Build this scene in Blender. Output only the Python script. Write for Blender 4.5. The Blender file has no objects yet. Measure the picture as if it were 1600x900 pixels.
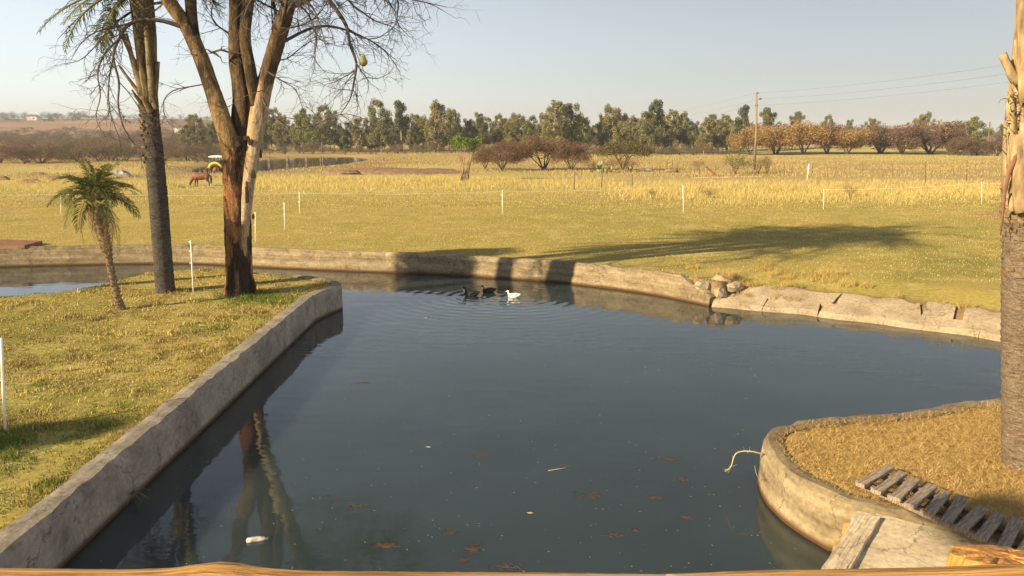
import bpy, math, random
import numpy as np
from mathutils import Vector, Matrix
R = math.radians
sc = bpy.context.scene
col = sc.collection

# ------------------------------------------------------------------ camera, sky, sun, exposure
CAM_H, PITCH, FPX = 5.0, R(11.1), 1250.0
cam_d = bpy.data.cameras.new('camera'); cam = bpy.data.objects.new('camera', cam_d); col.objects.link(cam)
cam.location = (0, 0, CAM_H); cam.rotation_euler = (math.pi/2 - PITCH, 0, 0)
cam_d.sensor_width = 36; cam_d.lens = 36*FPX/1600; cam_d.clip_end = 6000; cam_d.clip_start = 0.05
sc.camera = cam
SUN_EL, SUN_AZ = R(23.5), R(31)          # light travels towards +x, turned SUN_AZ towards +y
sd = Vector((math.cos(SUN_AZ)*math.cos(SUN_EL), math.sin(SUN_AZ)*math.cos(SUN_EL), -math.sin(SUN_EL)))
w = bpy.data.worlds.new('World'); sc.world = w; w.use_nodes = True
nt = w.node_tree; bg = nt.nodes['Background']
sky = nt.nodes.new('ShaderNodeTexSky'); sky.sky_type = 'NISHITA'; sky.sun_disc = False
sky.sun_elevation = SUN_EL; sky.sun_rotation = math.atan2(sd.x, -sd.y)
sky.altitude = 1300; sky.air_density = 1.0; sky.dust_density = 2.2; sky.ozone_density = 1.0
hs = nt.nodes.new('ShaderNodeHueSaturation'); hs.inputs['Saturation'].default_value = 0.45
nt.links.new(sky.outputs[0], hs.inputs['Color']); nt.links.new(hs.outputs[0], bg.inputs[0])
bg.inputs[1].default_value = 0.059
sun_d = bpy.data.lights.new('sun', 'SUN'); sun_d.energy = 5.0; sun_d.angle = R(0.6); sun_d.color = (1, 0.80, 0.50)
sun = bpy.data.objects.new('sun', sun_d); col.objects.link(sun)
sun.rotation_euler = sd.to_track_quat('-Z', 'Y').to_euler(); sun.location = (-20, -12, 20)
vs = sc.view_settings; vs.view_transform = 'Standard'; vs.look = 'None'; vs.gamma = 1; vs.use_curve_mapping = False
vs.exposure = 1.22

# ------------------------------------------------------------------ helpers
rng = np.random.default_rng(7); rnd = random.Random(11)
def ray(px, py):
    u = (px-800)/FPX; v = (450-py)/FPX
    return np.array((u, math.cos(PITCH)+v*math.sin(PITCH), -math.sin(PITCH)+v*math.cos(PITCH)))
def P(px, py, z=0.0):
    d = ray(px, py); t = (z-CAM_H)/d[2]; return np.array((d[0]*t, d[1]*t, z))
def PD(px, py, Y):
    d = ray(px, py); t = Y/d[1]; return np.array((d[0]*t, Y, CAM_H+d[2]*t))
def sstep(a, b, x):
    t = np.clip((x-a)/(b-a), 0, 1); return t*t*(3-2*t)
_perm = np.random.default_rng(3).random((256, 256))
def vnoise(x, y, s, seed=0):
    x = np.asarray(x, float)/s+seed*17.3; y = np.asarray(y, float)/s+seed*9.1
    xi = np.floor(x).astype(int); yi = np.floor(y).astype(int); fx = x-xi; fy = y-yi
    fx = fx*fx*(3-2*fx); fy = fy*fy*(3-2*fy)
    g = lambda i, j: _perm[i % 256, j % 256]
    return (g(xi, yi)*(1-fx)+g(xi+1, yi)*fx)*(1-fy)+(g(xi, yi+1)*(1-fx)+g(xi+1, yi+1)*fx)*fy
def fbm(x, y, s, seed=0, o=4):
    v = 0; a = .5
    for k in range(o): v = v+a*vnoise(x, y, s/2**k, seed+k*5); a *= .5
    return v/(1-.5**o)

def tag(o, label=None, cat=None, group=None, kind=None):
    if label: o['label'] = label
    if cat: o['category'] = cat
    if group: o['group'] = group
    if kind: o['kind'] = kind
    return o
def empty(name, loc, rz=0, label=None, cat=None, group=None):
    o = bpy.data.objects.new(name, None); col.objects.link(o); o.location = loc; o.rotation_euler = (0, 0, rz)
    o.empty_display_size = .2
    return tag(o, label, cat, group)
def link(name, me, parent=None, loc=(0, 0, 0), rot=(0, 0, 0), scale=(1, 1, 1)):
    o = bpy.data.objects.new(name, me); col.objects.link(o); o.parent = parent
    o.location = loc; o.rotation_euler = rot; o.scale = scale; return o
def copy_tree(o, parent=None):
    c = o.copy(); col.objects.link(c); c.parent = parent
    for ch in o.children: copy_tree(ch, c)
    return c

class MB:
    def __init__(s): s.v = []; s.f = []; s.c = []
    def add(s, verts, faces, c=None):
        n = len(s.v); s.v.extend([tuple(map(float, p)) for p in verts]); s.f.extend([tuple(i+n for i in f) for f in faces])
        if c is not None: s.c.extend([tuple(c)]*len(verts))
        return s
    def tube(s, path, radii, n=8, cap=True, rough=0.0, seed=0, squash=None):
        path = [Vector(p) for p in path]; rr = random.Random(seed); vs_ = []; fs = []
        up = None
        for i, p in enumerate(path):
            t = (path[min(i+1, len(path)-1)]-path[max(i-1, 0)])
            t = t.normalized() if t.length > 1e-9 else Vector((0, 0, 1))
            if up is None:
                a = Vector((0, 0, 1)) if abs(t.z) < .9 else Vector((1, 0, 0)); up = (a-t*a.dot(t)).normalized()
            else: up = (up-t*up.dot(t)); up = up.normalized() if up.length > 1e-6 else Vector((1, 0, 0))
            b = t.cross(up)
            for k in range(n):
                an = 2*math.pi*k/n; r = radii[i]*(1+(rr.random()-.5)*2*rough)
                vs_.append(p+up*(math.cos(an)*r)+b*(math.sin(an)*r*(squash or 1)))
        for i in range(len(path)-1):
            for k in range(n): fs.append((i*n+k, i*n+(k+1) % n, (i+1)*n+(k+1) % n, (i+1)*n+k))
        if cap: fs.append(tuple(range(n-1, -1, -1))); fs.append(tuple((len(path)-1)*n+k for k in range(n)))
        return s.add(vs_, fs)
    def box(s, c, d, rz=0, M=None):
        x, y, z = d[0]/2, d[1]/2, d[2]/2
        V = [Vector((i*x, j*y, k*z)) for i in (-1, 1) for j in (-1, 1) for k in (-1, 1)]
        m = M if M is not None else Matrix.Rotation(rz, 3, 'Z')
        return s.add([m @ v+Vector(c) for v in V], [(0, 1, 3, 2), (4, 6, 7, 5), (0, 4, 5, 1), (2, 3, 7, 6), (0, 2, 6, 4), (1, 5, 7, 3)])
    def ball(s, c, r, n=10, m=7, rough=0, seed=0):
        rr = random.Random(seed); c = Vector(c); r = Vector(r) if hasattr(r, '__len__') else Vector((r, r, r)); V = []; F = []
        for i in range(1, m):
            for k in range(n):
                a = math.pi*i/m; b = 2*math.pi*k/n; q = 1+(rr.random()-.5)*2*rough
                V.append(c+Vector((r.x*math.sin(a)*math.cos(b), r.y*math.sin(a)*math.sin(b), r.z*math.cos(a)))*q if rough == 0 else c+Vector((r.x*math.sin(a)*math.cos(b)*q, r.y*math.sin(a)*math.sin(b)*q, r.z*math.cos(a)*q)))
        V.append(c+Vector((0, 0, r.z))); V.append(c-Vector((0, 0, r.z))); t = len(V)-2
        for i in range(m-2):
            for k in range(n): F.append((i*n+k, (i+1)*n+k, (i+1)*n+(k+1) % n, i*n+(k+1) % n))
        for k in range(n): F.append((t, k, (k+1) % n)); F.append((t+1, (m-2)*n+(k+1) % n, (m-2)*n+k))
        return s.add(V, F)
    def mesh(s, name, mat, smooth=True):
        me = bpy.data.meshes.new(name); me.from_pydata(s.v, [], s.f); me.materials.append(mat)
        if s.c and len(s.c) == len(s.v):
            at = me.color_attributes.new('col', 'FLOAT_COLOR', 'POINT')
            at.data.foreach_set('color', np.c_[np.array(s.c), np.ones(len(s.c))].astype(np.float32).ravel())
        if smooth: me.polygons.foreach_set('use_smooth', [True]*len(me.polygons))
        me.update(); return me
    def build(s, name, mat, parent=None, smooth=True, **k): return link(name, s.mesh(name, mat, smooth), parent, **k)

def np_mesh(name, V, F, mat, C=None, smooth=False):
    """numpy verts (N,3), faces (M,k) -> mesh; C per-vertex colour"""
    me = bpy.data.meshes.new(name); V = np.asarray(V, np.float32); F = np.asarray(F, np.int32); k = F.shape[1]
    me.vertices.add(len(V)); me.vertices.foreach_set('co', V.ravel())
    me.loops.add(F.size); me.loops.foreach_set('vertex_index', F.ravel())
    me.polygons.add(len(F)); me.polygons.foreach_set('loop_start', np.arange(0, F.size, k, dtype=np.int32))
    if smooth: me.polygons.foreach_set('use_smooth', np.ones(len(F), bool))
    me.materials.append(mat)
    if C is not None:
        at = me.color_attributes.new('col', 'FLOAT_COLOR', 'POINT')
        at.data.foreach_set('color', np.c_[C, np.ones(len(V))].astype(np.float32).ravel())
    me.update(calc_edges=True); me.validate(); return me

# ------------------------------------------------------------------ materials
def base_mat(name, rough=.9, spec=.2):
    m = bpy.data.materials.new(name); m.use_nodes = True; b = m.node_tree.nodes['Principled BSDF']
    b.inputs['Roughness'].default_value = rough; b.inputs['Specular IOR Level'].default_value = spec
    return m, m.node_tree, b
def noise(nt, scale, stretch=(1, 1, 1), detail=6, coord='Object', rough=.6):
    tc = nt.nodes.new('ShaderNodeTexCoord'); mp = nt.nodes.new('ShaderNodeMapping'); mp.inputs['Scale'].default_value = stretch
    n = nt.nodes.new('ShaderNodeTexNoise'); n.inputs['Scale'].default_value = scale; n.inputs['Detail'].default_value = detail
    n.inputs['Roughness'].default_value = rough
    nt.links.new(tc.outputs[coord], mp.inputs[0]); nt.links.new(mp.outputs[0], n.inputs['Vector']); return n
def ramp(nt, src, stops):
    r = nt.nodes.new('ShaderNodeValToRGB'); e = r.color_ramp.elements
    while len(e) < len(stops): e.new(.5)
    for i, (p, c) in enumerate(stops): e[i].position = p; e[i].color = (*c, 1)
    nt.links.new(src, r.inputs[0]); return r
def bump(nt, b, src, dist, strength=.6):
    bp = nt.nodes.new('ShaderNodeBump'); bp.inputs['Distance'].default_value = dist; bp.inputs['Strength'].default_value = strength
    nt.links.new(src, bp.inputs['Height']); nt.links.new(bp.outputs[0], b.inputs['Normal'])
def mix(nt, f, a, c, mode='MIX'):
    m = nt.nodes.new('ShaderNodeMix'); m.data_type = 'RGBA'; m.blend_type = mode
    for s, i in ((f, 0), (a, 6), (c, 7)):
        if hasattr(s, 'links'): nt.links.new(s, m.inputs[i])
        elif i == 0: m.inputs[0].default_value = s
        else: m.inputs[i].default_value = (*s, 1)
    return m.outputs[2]
def nmat(name, stops, scale=4, stretch=(1, 1, 1), rough=.9, bd=.01, spec=.15, detail=6, bs=.6):
    m, nt, b = base_mat(name, rough, spec); n = noise(nt, scale, stretch, detail); r = ramp(nt, n.outputs[0], stops)
    nt.links.new(r.outputs[0], b.inputs['Base Color'])
    if bd: bump(nt, b, n.outputs[0], bd, bs)
    return m
def vcol_mat(name, rough=.8, spec=.15, trans=0.0, fine=None):
    m, nt, b = base_mat(name, rough, spec); a = nt.nodes.new('ShaderNodeAttribute'); a.attribute_name = 'col'; out = a.outputs['Color']
    if fine:
        n = noise(nt, fine[0], fine[3] if len(fine) > 3 else (1, 1, 1), 8); r = ramp(nt, n.outputs[0], [(.25, (fine[1],)*3), (.75, (fine[2],)*3)])
        out = mix(nt, 1.0, out, r.outputs[0], 'MULTIPLY'); bump(nt, b, n.outputs[0], .03, .5)
    nt.links.new(out, b.inputs['Base Color'])
    if trans:
        t = nt.nodes.new('ShaderNodeBsdfTranslucent'); nt.links.new(out, t.inputs['Color']); ms = nt.nodes.new('ShaderNodeMixShader'); ms.inputs[0].default_value = trans
        nt.links.new(b.outputs[0], ms.inputs[1]); nt.links.new(t.outputs[0], ms.inputs[2]); nt.links.new(ms.outputs[0], nt.nodes['Material Output'].inputs['Surface'])
    return m
def concrete(name, tones, wl=True, band=True):
    m, nt, b = base_mat(name, .92, .15)
    n1 = noise(nt, 1.6, (1, 1, 3 if band else 1), 8); n2 = noise(nt, 14, (1, 1, 1), 6)
    c = ramp(nt, n1.outputs[0], [(.3, tones[0]), (.5, tones[1]), (.72, tones[2])]).outputs[0]
    sp = ramp(nt, n2.outputs[0], [(.3, (.72,)*3), (.6, (1.08,)*3)]).outputs[0]
    c = mix(nt, 1.0, c, sp, 'MULTIPLY')
    # cracks
    vo = nt.nodes.new('ShaderNodeTexVoronoi'); vo.feature = 'DISTANCE_TO_EDGE'; vo.inputs['Scale'].default_value = .9
    tc = nt.nodes.new('ShaderNodeTexCoord'); nz = noise(nt, 3, (1, 1, 1), 4); ad = nt.nodes.new('ShaderNodeVectorMath'); ad.operation = 'MULTIPLY_ADD'
    nt.links.new(nz.outputs['Color'], ad.inputs[0]); ad.inputs[1].default_value = (.5, .5, .5); nt.links.new(tc.outputs['Object'], ad.inputs[2]); nt.links.new(ad.outputs[0], vo.inputs['Vector'])
    cr = ramp(nt, vo.outputs['Distance'], [(.0, (.45,)*3), (.012, (1, 1, 1))]).outputs[0]
    c = mix(nt, 1.0, c, cr, 'MULTIPLY')
    if band:
        wv = noise(nt, 1.0, (.12, .12, 9), 4); bd_ = ramp(nt, wv.outputs[0], [(.38, (.74, .72, .68)), (.6, (1.05, 1.04, 1))]).outputs[0]
        c = mix(nt, 1.0, c, bd_, 'MULTIPLY')
    if wl:                                                     # permanently wet algae-stained foot of the wall
        sx = nt.nodes.new('ShaderNodeSeparateXYZ'); nt.links.new(tc.outputs['Object'], sx.inputs[0])
        mr = nt.nodes.new('ShaderNodeMapRange'); mr.inputs[1].default_value = .03; mr.inputs[2].default_value = .11; nt.links.new(sx.outputs[2], mr.inputs[0])
        c = mix(nt, mr.outputs[0], (.075, .04, .018), c)
    nt.links.new(c, b.inputs['Base Color'])
    n3 = mix(nt, .5, n2.outputs[0], n1.outputs[0]); bump(nt, b, n3, .03, .7)
    return m
def bark_mat(name, stops, blotch, sc_=3.0, thr=(.47, .55), st=.22):
    m, nt, b = base_mat(name, .95, .1); n1 = noise(nt, 9, (1, 1, st), 10, rough=.7); n2 = noise(nt, sc_*.55, (1, 1, st*1.4), 5, rough=.65); n3 = noise(nt, 40, (1, 1, min(1, st*1.6)), 4)
    c = ramp(nt, n1.outputs[0], stops).outputs[0]; f = ramp(nt, n2.outputs[0], [(thr[0], (0, 0, 0)), (thr[1], (1, 1, 1))]).outputs[0]
    d = ramp(nt, n1.outputs[0], [(.35, blotch), (.7, tuple(min(1, q*3.2) for q in blotch))]).outputs[0]; c = mix(nt, f, c, d)
    fine = ramp(nt, n3.outputs[0], [(.3, (.6,)*3), (.65, (1.15,)*3)]).outputs[0]; c = mix(nt, 1.0, c, fine, 'MULTIPLY'); nt.links.new(c, b.inputs['Base Color']); bump(nt, b, mix(nt, .3, n1.outputs[0], n3.outputs[0]), .08, 1.0); return m
M = {}
M['ground'] = vcol_mat('ground_turf', .95, .05, fine=(9, .62, 1.25))
M['blade'] = vcol_mat('grass_blade', .7, .15, trans=.3)
M['leaf'] = vcol_mat('tree_leaf', .6, .25, trans=.33)
M['twig'] = vcol_mat('thorn_twig', .9, .1)
M['concrete_far'] = concrete('weathered_concrete', [(.17, .132, .085), (.255, .205, .132), (.335, .275, .18)])
M['concrete_isl'] = concrete('grey_concrete', [(.15, .13, .105), (.235, .205, .165), (.31, .275, .225)], band=False)
M['concrete_slab'] = concrete('slab_concrete', [(.24, .185, .12), (.32, .255, .17), (.40, .33, .23)], wl=False, band=False)
M['white'] = nmat('white_plastic', [(.3, (.70, .68, .62)), (.7, (.82, .80, .76))], 8, rough=.5, bd=0)
M['tape'] = nmat('fence_tape', [(.3, (.62, .58, .5)), (.7, (.78, .75, .68))], 8, rough=.6, bd=0)
M['bark_palm'] = bark_mat('palm_bark', [(.3, (.04, .035, .03)), (.5, (.085, .075, .065)), (.72, (.15, .13, .11))], (.03, .025, .02), 5, (.5, .62), 2.6)
M['bark_rpalm'] = bark_mat('palm_bark_tan', [(.3, (.12, .088, .06)), (.5, (.21, .16, .115)), (.7, (.30, .24, .175))], (.09, .06, .04), 5, (.55, .66), 3.0)
M['boot'] = nmat('palm_boot', [(.3, (.16, .11, .06)), (.5, (.30, .22, .12)), (.75, (.46, .37, .22))], 6, (2, 2, .6), bd=.02)
M['boot_dark'] = nmat('palm_boot_dark', [(.3, (.07, .05, .03)), (.5, (.17, .125, .07)), (.75, (.30, .235, .14))], 6, (2, 2, .6), bd=.03)
M['fibre'] = nmat('palm_fibre', [(.3, (.045, .035, .02)), (.5, (.11, .09, .05)), (.75, (.20, .17, .09))], 22, (1, 1, .5), bd=.05)
M['scar'] = nmat('palm_leaf_scar', [(.3, (.09, .06, .035)), (.6, (.20, .14, .08)), (.8, (.30, .22, .13))], 12, bd=.01)
M['bark'] = bark_mat('peeling_bark', [(.3, (.09, .04, .018)), (.5, (.25, .12, .05)), (.7, (.38, .22, .11))], (.018, .012, .009), 3.0, (.43, .50))
def limb_mix(name):
    m = bark_mat(name, [(.32, (.20, .12, .06)), (.45, (.36, .27, .165)), (.7, (.46, .37, .25))], (.24, .13, .06), 3.0, (.52, .66)); nt = m.node_tree; b = nt.nodes['Principled BSDF']; old = b.inputs['Base Color'].links[0].from_socket
    n1 = noise(nt, 8, (1, 1, .3), 9, rough=.7); dk_ = ramp(nt, n1.outputs[0], [(.3, (.03, .021, .014)), (.5, (.10, .065, .036)), (.74, (.22, .15, .085))]).outputs[0]
    tc = nt.nodes.new('ShaderNodeTexCoord'); sx = nt.nodes.new('ShaderNodeSeparateXYZ'); nt.links.new(tc.outputs['Object'], sx.inputs[0]); n2 = noise(nt, 1.6, (1, 1, .5), 6); mu = nt.nodes.new('ShaderNodeMath'); mu.operation = 'MULTIPLY_ADD'; nt.links.new(n2.outputs[0], mu.inputs[0]); mu.inputs[1].default_value = 3.2; nt.links.new(sx.outputs[2], mu.inputs[2])
    mr = nt.nodes.new('ShaderNodeMapRange'); mr.inputs[1].default_value = 6.85; mr.inputs[2].default_value = 7.1; nt.links.new(mu.outputs[0], mr.inputs[0]); nt.links.new(mix(nt, mr.outputs[0], old, dk_), b.inputs['Base Color']); return m
M['bark_dark'] = bark_mat('dark_limb_bark', [(.3, (.035, .025, .017)), (.5, (.10, .066, .037)), (.72, (.24, .16, .09))], (.02, .015, .011), 4)
M['bark_gold'] = bark_mat('golden_limb_bark', [(.3, (.07, .045, .022)), (.48, (.20, .13, .06)), (.72, (.36, .25, .12))], (.03, .021, .013), 3.5, (.5, .6)); M['limbmix'] = limb_mix('half_peeled_limb')
M['bare'] = nmat('bare_dead_wood', [(.30, (.12, .06, .03)), (.42, (.30, .21, .12)), (.7, (.44, .34, .22))], 3, (1.5, 1.5, .22), bd=.02, detail=8)
M['twigbark'] = nmat('twig_bark', [(.3, (.05, .04, .035)), (.7, (.12, .10, .085))], 6, bd=0)
M['gumbark'] = nmat('gum_bark', [(.3, (.20, .16, .12)), (.7, (.42, .36, .28))], 3, (1, 1, .3), bd=0)
M['thornbark'] = nmat('thorn_bark', [(.3, (.07, .05, .035)), (.7, (.17, .12, .08))], 3, bd=0)
M['post'] = nmat('weathered_post', [(.3, (.09, .06, .04)), (.7, (.20, .15, .10))], 6, (1, 1, .4), bd=0)
M['rust'] = nmat('rusty_brown', [(.3, (.16, .075, .045)), (.7, (.27, .14, .085))], 3, bd=.005)
M['plank'] = nmat('grey_weathered_plank', [(.3, (.10, .07, .05)), (.45, (.21, .165, .125)), (.6, (.32, .26, .205)), (.78, (.46, .39, .31))], 10, (6, 1, 2), bd=.012, detail=9)
M['logwood'] = nmat('varnished_log', [(.32, (.14, .06, .018)), (.43, (.36, .18, .05)), (.55, (.50, .28, .085)), (.75, (.62, .39, .15))], 9, (.35, 9, 9), rough=.6, bd=.012, spec=.25, detail=9, bs=.9)
M['postwood'] = nmat('varnished_post', [(.32, (.12, .045, .014)), (.43, (.36, .16, .04)), (.55, (.50, .25, .065)), (.75, (.62, .36, .12))], 9, (7, 7, .6), rough=.6, bd=.012, spec=.25, detail=9, bs=.9)
M['stone'] = nmat('grey_rock', [(.3, (.12, .11, .10)), (.5, (.25, .23, .21)), (.7, (.55, .52, .48))], 2.2, bd=.1)
M['brick'] = nmat('pale_brick', [(.3, (.40, .27, .20)), (.7, (.58, .46, .38))], 4, bd=0)
M['soil'] = nmat('turned_soil', [(.3, (.14, .085, .05)), (.7, (.27, .18, .11))], 3, bd=.08)

# ------------------------------------------------------------------ plan of the pond (metres, seen from above)
FAR = [P(x, y)[:2] for x, y in [(-330, 433), (-150, 424), (0, 417), (120, 414), (240, 412), (320, 412.5), (400, 417), (520, 422.5), (655, 427.5), (760, 433.5), (860, 440), (906, 445), (972, 453), (1026, 461), (1080, 471.6), (1110, 478)]]
BANK = [P(x, y)[:2] for x, y in [(1110, 479), (1180, 485), (1256, 491.6), (1301, 498), (1349, 503), (1415, 512), (1499, 522.5), (1565, 533.6), (1750, 566)]]
BANK += [np.array((17.0, 14.8))]
SPIT = [np.array((17.0, 14.4)), np.array((12, 13.7))]+[P(x, y, .72)[:2] for x, y in [(1750, 600), (1563, 619), (1503, 625), (1437, 637), (1387, 643), (1320, 647), (1263, 652), (1230, 658), (1203, 668)]]
SPIT += [np.array((3.60, 10.85)), np.array((3.53, 10.5)), np.array((3.51, 10.1)), np.array((3.57, 9.66)), np.array((3.70, 9.27)), np.array((3.86, 8.95))]
RAMP = [np.array((3.30, 8.1)), np.array((2.4, 6.5)), np.array((1.8, 4.5)), np.array((1.8, 3.0)), np.array((-5.25, 3.0))]
ISLW = [np.array((-5.25, 3.0)), np.array((-5.25, 20.85)), np.array((-5.08, 21.6)), np.array((-4.86, 22.35)), np.array((-4.93, 22.75)), np.array((-5.3, 23.25)), np.array((-5.8, 23.65)), np.array((-6.5, 24.05))]
ISLN = [np.array(p) for p in [(-8.1, 25.35), (-9.6, 25.9), (-11.2, 26.0), (-12.4, 25.6), (-12.9, 24.4), (-13.2, 23.5), (-14.9, 22.85), (-18, 21.9), (-26, 20.5), (-34, 20.5), (-34, 27)]]
segs = []; poly = []
for nm, L in (('far', FAR), ('bank', BANK), ('spit', SPIT), ('ramp', RAMP), ('isl', ISLW), ('nat', ISLN)):
    for q in L: poly.append((q, nm))
PV = np.array([p for p, _ in poly]); PK = [k for _, k in poly]
KIND = {'far': 0, 'bank': 1, 'spit': 0, 'ramp': 0, 'isl': 0, 'nat': 2}
def pond_sd(x, y):
    """signed distance to the water's edge (negative in the water) and the kind of edge nearest"""
    x = np.asarray(x, float); y = np.asarray(y, float); best = np.full(x.shape, 1e9); kd = np.zeros(x.shape, int); inside = np.zeros(x.shape, bool)
    n = len(PV)
    for i in range(n):
        a = PV[i]; b = PV[(i+1) % n]; e = b-a; L2 = max(e@e, 1e-9)
        t = np.clip(((x-a[0])*e[0]+(y-a[1])*e[1])/L2, 0, 1); d = np.hypot(x-a[0]-t*e[0], y-a[1]-t*e[1])
        m = d < best; best = np.where(m, d, best); kd = np.where(m, KIND[PK[(i+1) % n]], kd)
        c = ((a[1] > y) != (b[1] > y)); xx = a[0]+(y-a[1])*e[0]/(e[1] if abs(e[1]) > 1e-9 else 1e-9); inside ^= c & (x < xx)
    return np.where(inside, -best, best), kd
G = .66
def height(x, y):
    x = np.asarray(x, float); y = np.asarray(y, float)
    s, k = pond_sd(x, y)
    land = G+.05*(fbm(x, y, 6, 1)-.5)+np.where(y > 30, .5*(fbm(x, y, 28, 2)-.5)*sstep(32, 70, y), 0)
    land = land+sstep(70, 120, y)*1.2*(fbm(x, y, 45, 4)-.5)
    q = x/np.maximum(y, 1)
    land = land+12.5*sstep(260, 760, y)*sstep(-.22, -.40, q)+2.0*sstep(300, 900, y)
    land = land+7*sstep(300, 900, y)*(fbm(x, y, 260, 8)-.5)*sstep(-.1, -.4, q)
    # hollow of the distant pond
    dp = np.hypot((x+32.5)/9.5, (y-120)/28); land = land-1.1*(1-sstep(.7, 1.2, dp))
    wall = np.where(s > .16, land, -.8)
    bank = np.where(s < 0, -.1+s*1.2, np.minimum(.42*np.clip(s/1.05, 0, 1)+.24*sstep(1.0, 3.2, s), land))
    wn = .45+2.2*sstep(-9, -13.5, x)
    nat = np.where(s < 0, np.maximum(-.8, s*.8), land*sstep(-.15, 1, s/wn))
    z = np.where(k == 0, wall, np.where(k == 1, np.maximum(bank, -.8), np.maximum(nat, -.8)))
    # slipway beside the right-hand spit
    sl = (s > .16) & (k == 0) & (y < 9.0-.62*(x-3.86)) & (x > 1.5) & (x < 14)
    return np.where(sl, z-.2, z)
def ground_z(x, y): return float(height(np.array([x]), np.array([y]))[0])

# ------------------------------------------------------------------ ground sheet
def spaced(lo, hi, f0, f1, step, g=1.085):
    a = list(np.arange(f0, f1+step/2, step)); s = step; v = a[-1]
    while v < hi: s *= g; v += s; a.append(v)
    s = step; v = a[0]; pre = []
    while v > lo: s *= g; v -= s; pre.append(v)
    return np.array(pre[::-1]+a)
gx = spaced(-2600, 2600, -14, 14, .14); gy = spaced(-40, 3800, 6.5, 31, .14, 1.045)
X, Y = np.meshgrid(gx, gy); Z = height(X, Y)
def ground_colour(x, y):
    n1 = fbm(x, y, 9, 21); n2 = fbm(x, y, 2.2, 22); n3 = fbm(x, y, 30, 23); n4 = fbm(x, y, .7, 25)
    gold = np.array((.34, .27, .08)); green = np.array((.17, .17, .04)); straw = np.array((.43, .35, .13)); dirt = np.array((.30, .19, .105))
    g = (np.clip((n1-.46)*2.2+(n2-.5)*1.4, 0, .75)*(1-.6*sstep(26, 34, y)))[..., None]
    c = gold*(1-g)+green*g
    c = np.where((n4 > .62)[..., None], c*.5+straw*.5, c)
    bare = sstep(.62, .72, fbm(x, y, 7, 31)*.55+fbm(x, y, 26, 33)*.45)[..., None]; c = c*(1-bare*.8)+dirt*bare*.8
    # dry field further out
    f = sstep(46, 62, y+6*(n3-.5))[..., None]; dry = straw*(.72+.5*n1[..., None])*(1-.45*sstep(.45, .65, n3)[..., None])+dirt*.45*sstep(.45, .65, n3)[..., None]
    c = c*(1-f)+dry*f
    # bare soil round the far pond
    dp = np.hypot((x+30)/14, (y-112)/30); so = (1-sstep(.75, 1.25, dp+.5*(n1-.5)))[..., None]; c = c*(1-so*.8)+np.array((.25, .155, .09))*so*.8
    # red earth hills
    h = sstep(230, 330, y)[..., None]; red = np.array((.30, .195, .125))*(.6+.8*n3[..., None])*(1-.3*sstep(.45, .6, fbm(x, y, 60, 41))[..., None]); c = c*(1-h)+red*h
    # straw on the right-hand spit
    sp = ((x > 3.3) & (y < 13.5) & (y > 3))[..., None]; c = np.where(sp, straw*(.75+.4*n2[..., None])*np.array((.95, .80, .75)), c)
    c = np.where((np.hypot(x-6.0, y-23.2) < .75)[..., None], np.array((.22, .15, .085)), c)
    # wet dark soil in the pond
    s, k = pond_sd(x, y); c = np.where(((k == 1) & (s < 1.5))[..., None], np.array((.24, .165, .085)), c); wet = (s < .1)[..., None]; c = np.where(wet, np.array((.07, .05, .03)), c)
    return np.clip(c, .01, .8)
C = ground_colour(X, Y)
ny, nx = X.shape; idx = np.arange(ny*nx).reshape(ny, nx)
F = np.stack([idx[:-1, :-1], idx[:-1, 1:], idx[1:, 1:], idx[1:, :-1]], -1).reshape(-1, 4)
gme = np_mesh('ground', np.stack([X, Y, Z], -1).reshape(-1, 3), F, M['ground'], C.reshape(-1, 3), True)
tag(link('ground', gme), 'dry gold and green turf of the field, island and spit', 'ground', kind='structure')

# ------------------------------------------------------------------ water
def water_mat(name, base, sc1=2.2, d=.012):
    m, nt, b = base_mat(name, .03, .5); b.inputs['IOR'].default_value = 1.45; b.subsurface_method = 'BURLEY'; b.inputs['Subsurface Weight'].default_value = 1.0; b.inputs['Subsurface Radius'].default_value = (.7, .9, .9); b.inputs['Subsurface Scale'].default_value = 1.0
    n0 = noise(nt, .35, (1, 1, 1), 3); r = ramp(nt, n0.outputs[0], [(.3, base), (.7, tuple(c*1.35 for c in base))]); nt.links.new(r.outputs[0], b.inputs['Base Color'])
    n1 = noise(nt, sc1, (.55, 1.5, 1), 3, rough=.5); n2 = noise(nt, .5, (1, 1, 1), 2)
    mu = nt.nodes.new('ShaderNodeMath'); mu.operation = 'MULTIPLY'; nt.links.new(n1.outputs[0], mu.inputs[0])
    r2 = ramp(nt, n2.outputs[0], [(.35, (.25,)*3), (.65, (1,)*3)]); nt.links.new(r2.outputs[0], mu.inputs[1]); hgt = mu.outputs[0]
    tc = nt.nodes.new('ShaderNodeTexCoord')
    def mth(op, a, c=None):
        q = nt.nodes.new('ShaderNodeMath'); q.operation = op
        for i_, v_ in enumerate((a, c)):
            if v_ is None: continue
            if hasattr(v_, 'links'): nt.links.new(v_, q.inputs[i_])
            else: q.inputs[i_].default_value = v_
        return q.outputs[0]
    for (dx_, dy_) in ((-1.05, 24.15), (.15, 23.95)):            # rings the swimming ducks leave
        vd = nt.nodes.new('ShaderNodeVectorMath'); vd.operation = 'DISTANCE'; nt.links.new(tc.outputs['Object'], vd.inputs[0]); vd.inputs[1].default_value = (dx_, dy_, 0); dd = vd.outputs['Value']
        hgt = mth('ADD', hgt, mth('MULTIPLY', mth('MULTIPLY', mth('SINE', mth('MULTIPLY', dd, 17.0)), mth('POWER', 2.718, mth('MULTIPLY', dd, -.55))), .55))
    bump(nt, b, hgt, d, .8)
    return m
M['water'] = water_mat('murky_pond_water', (.022, .033, .036), d=.008)
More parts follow.
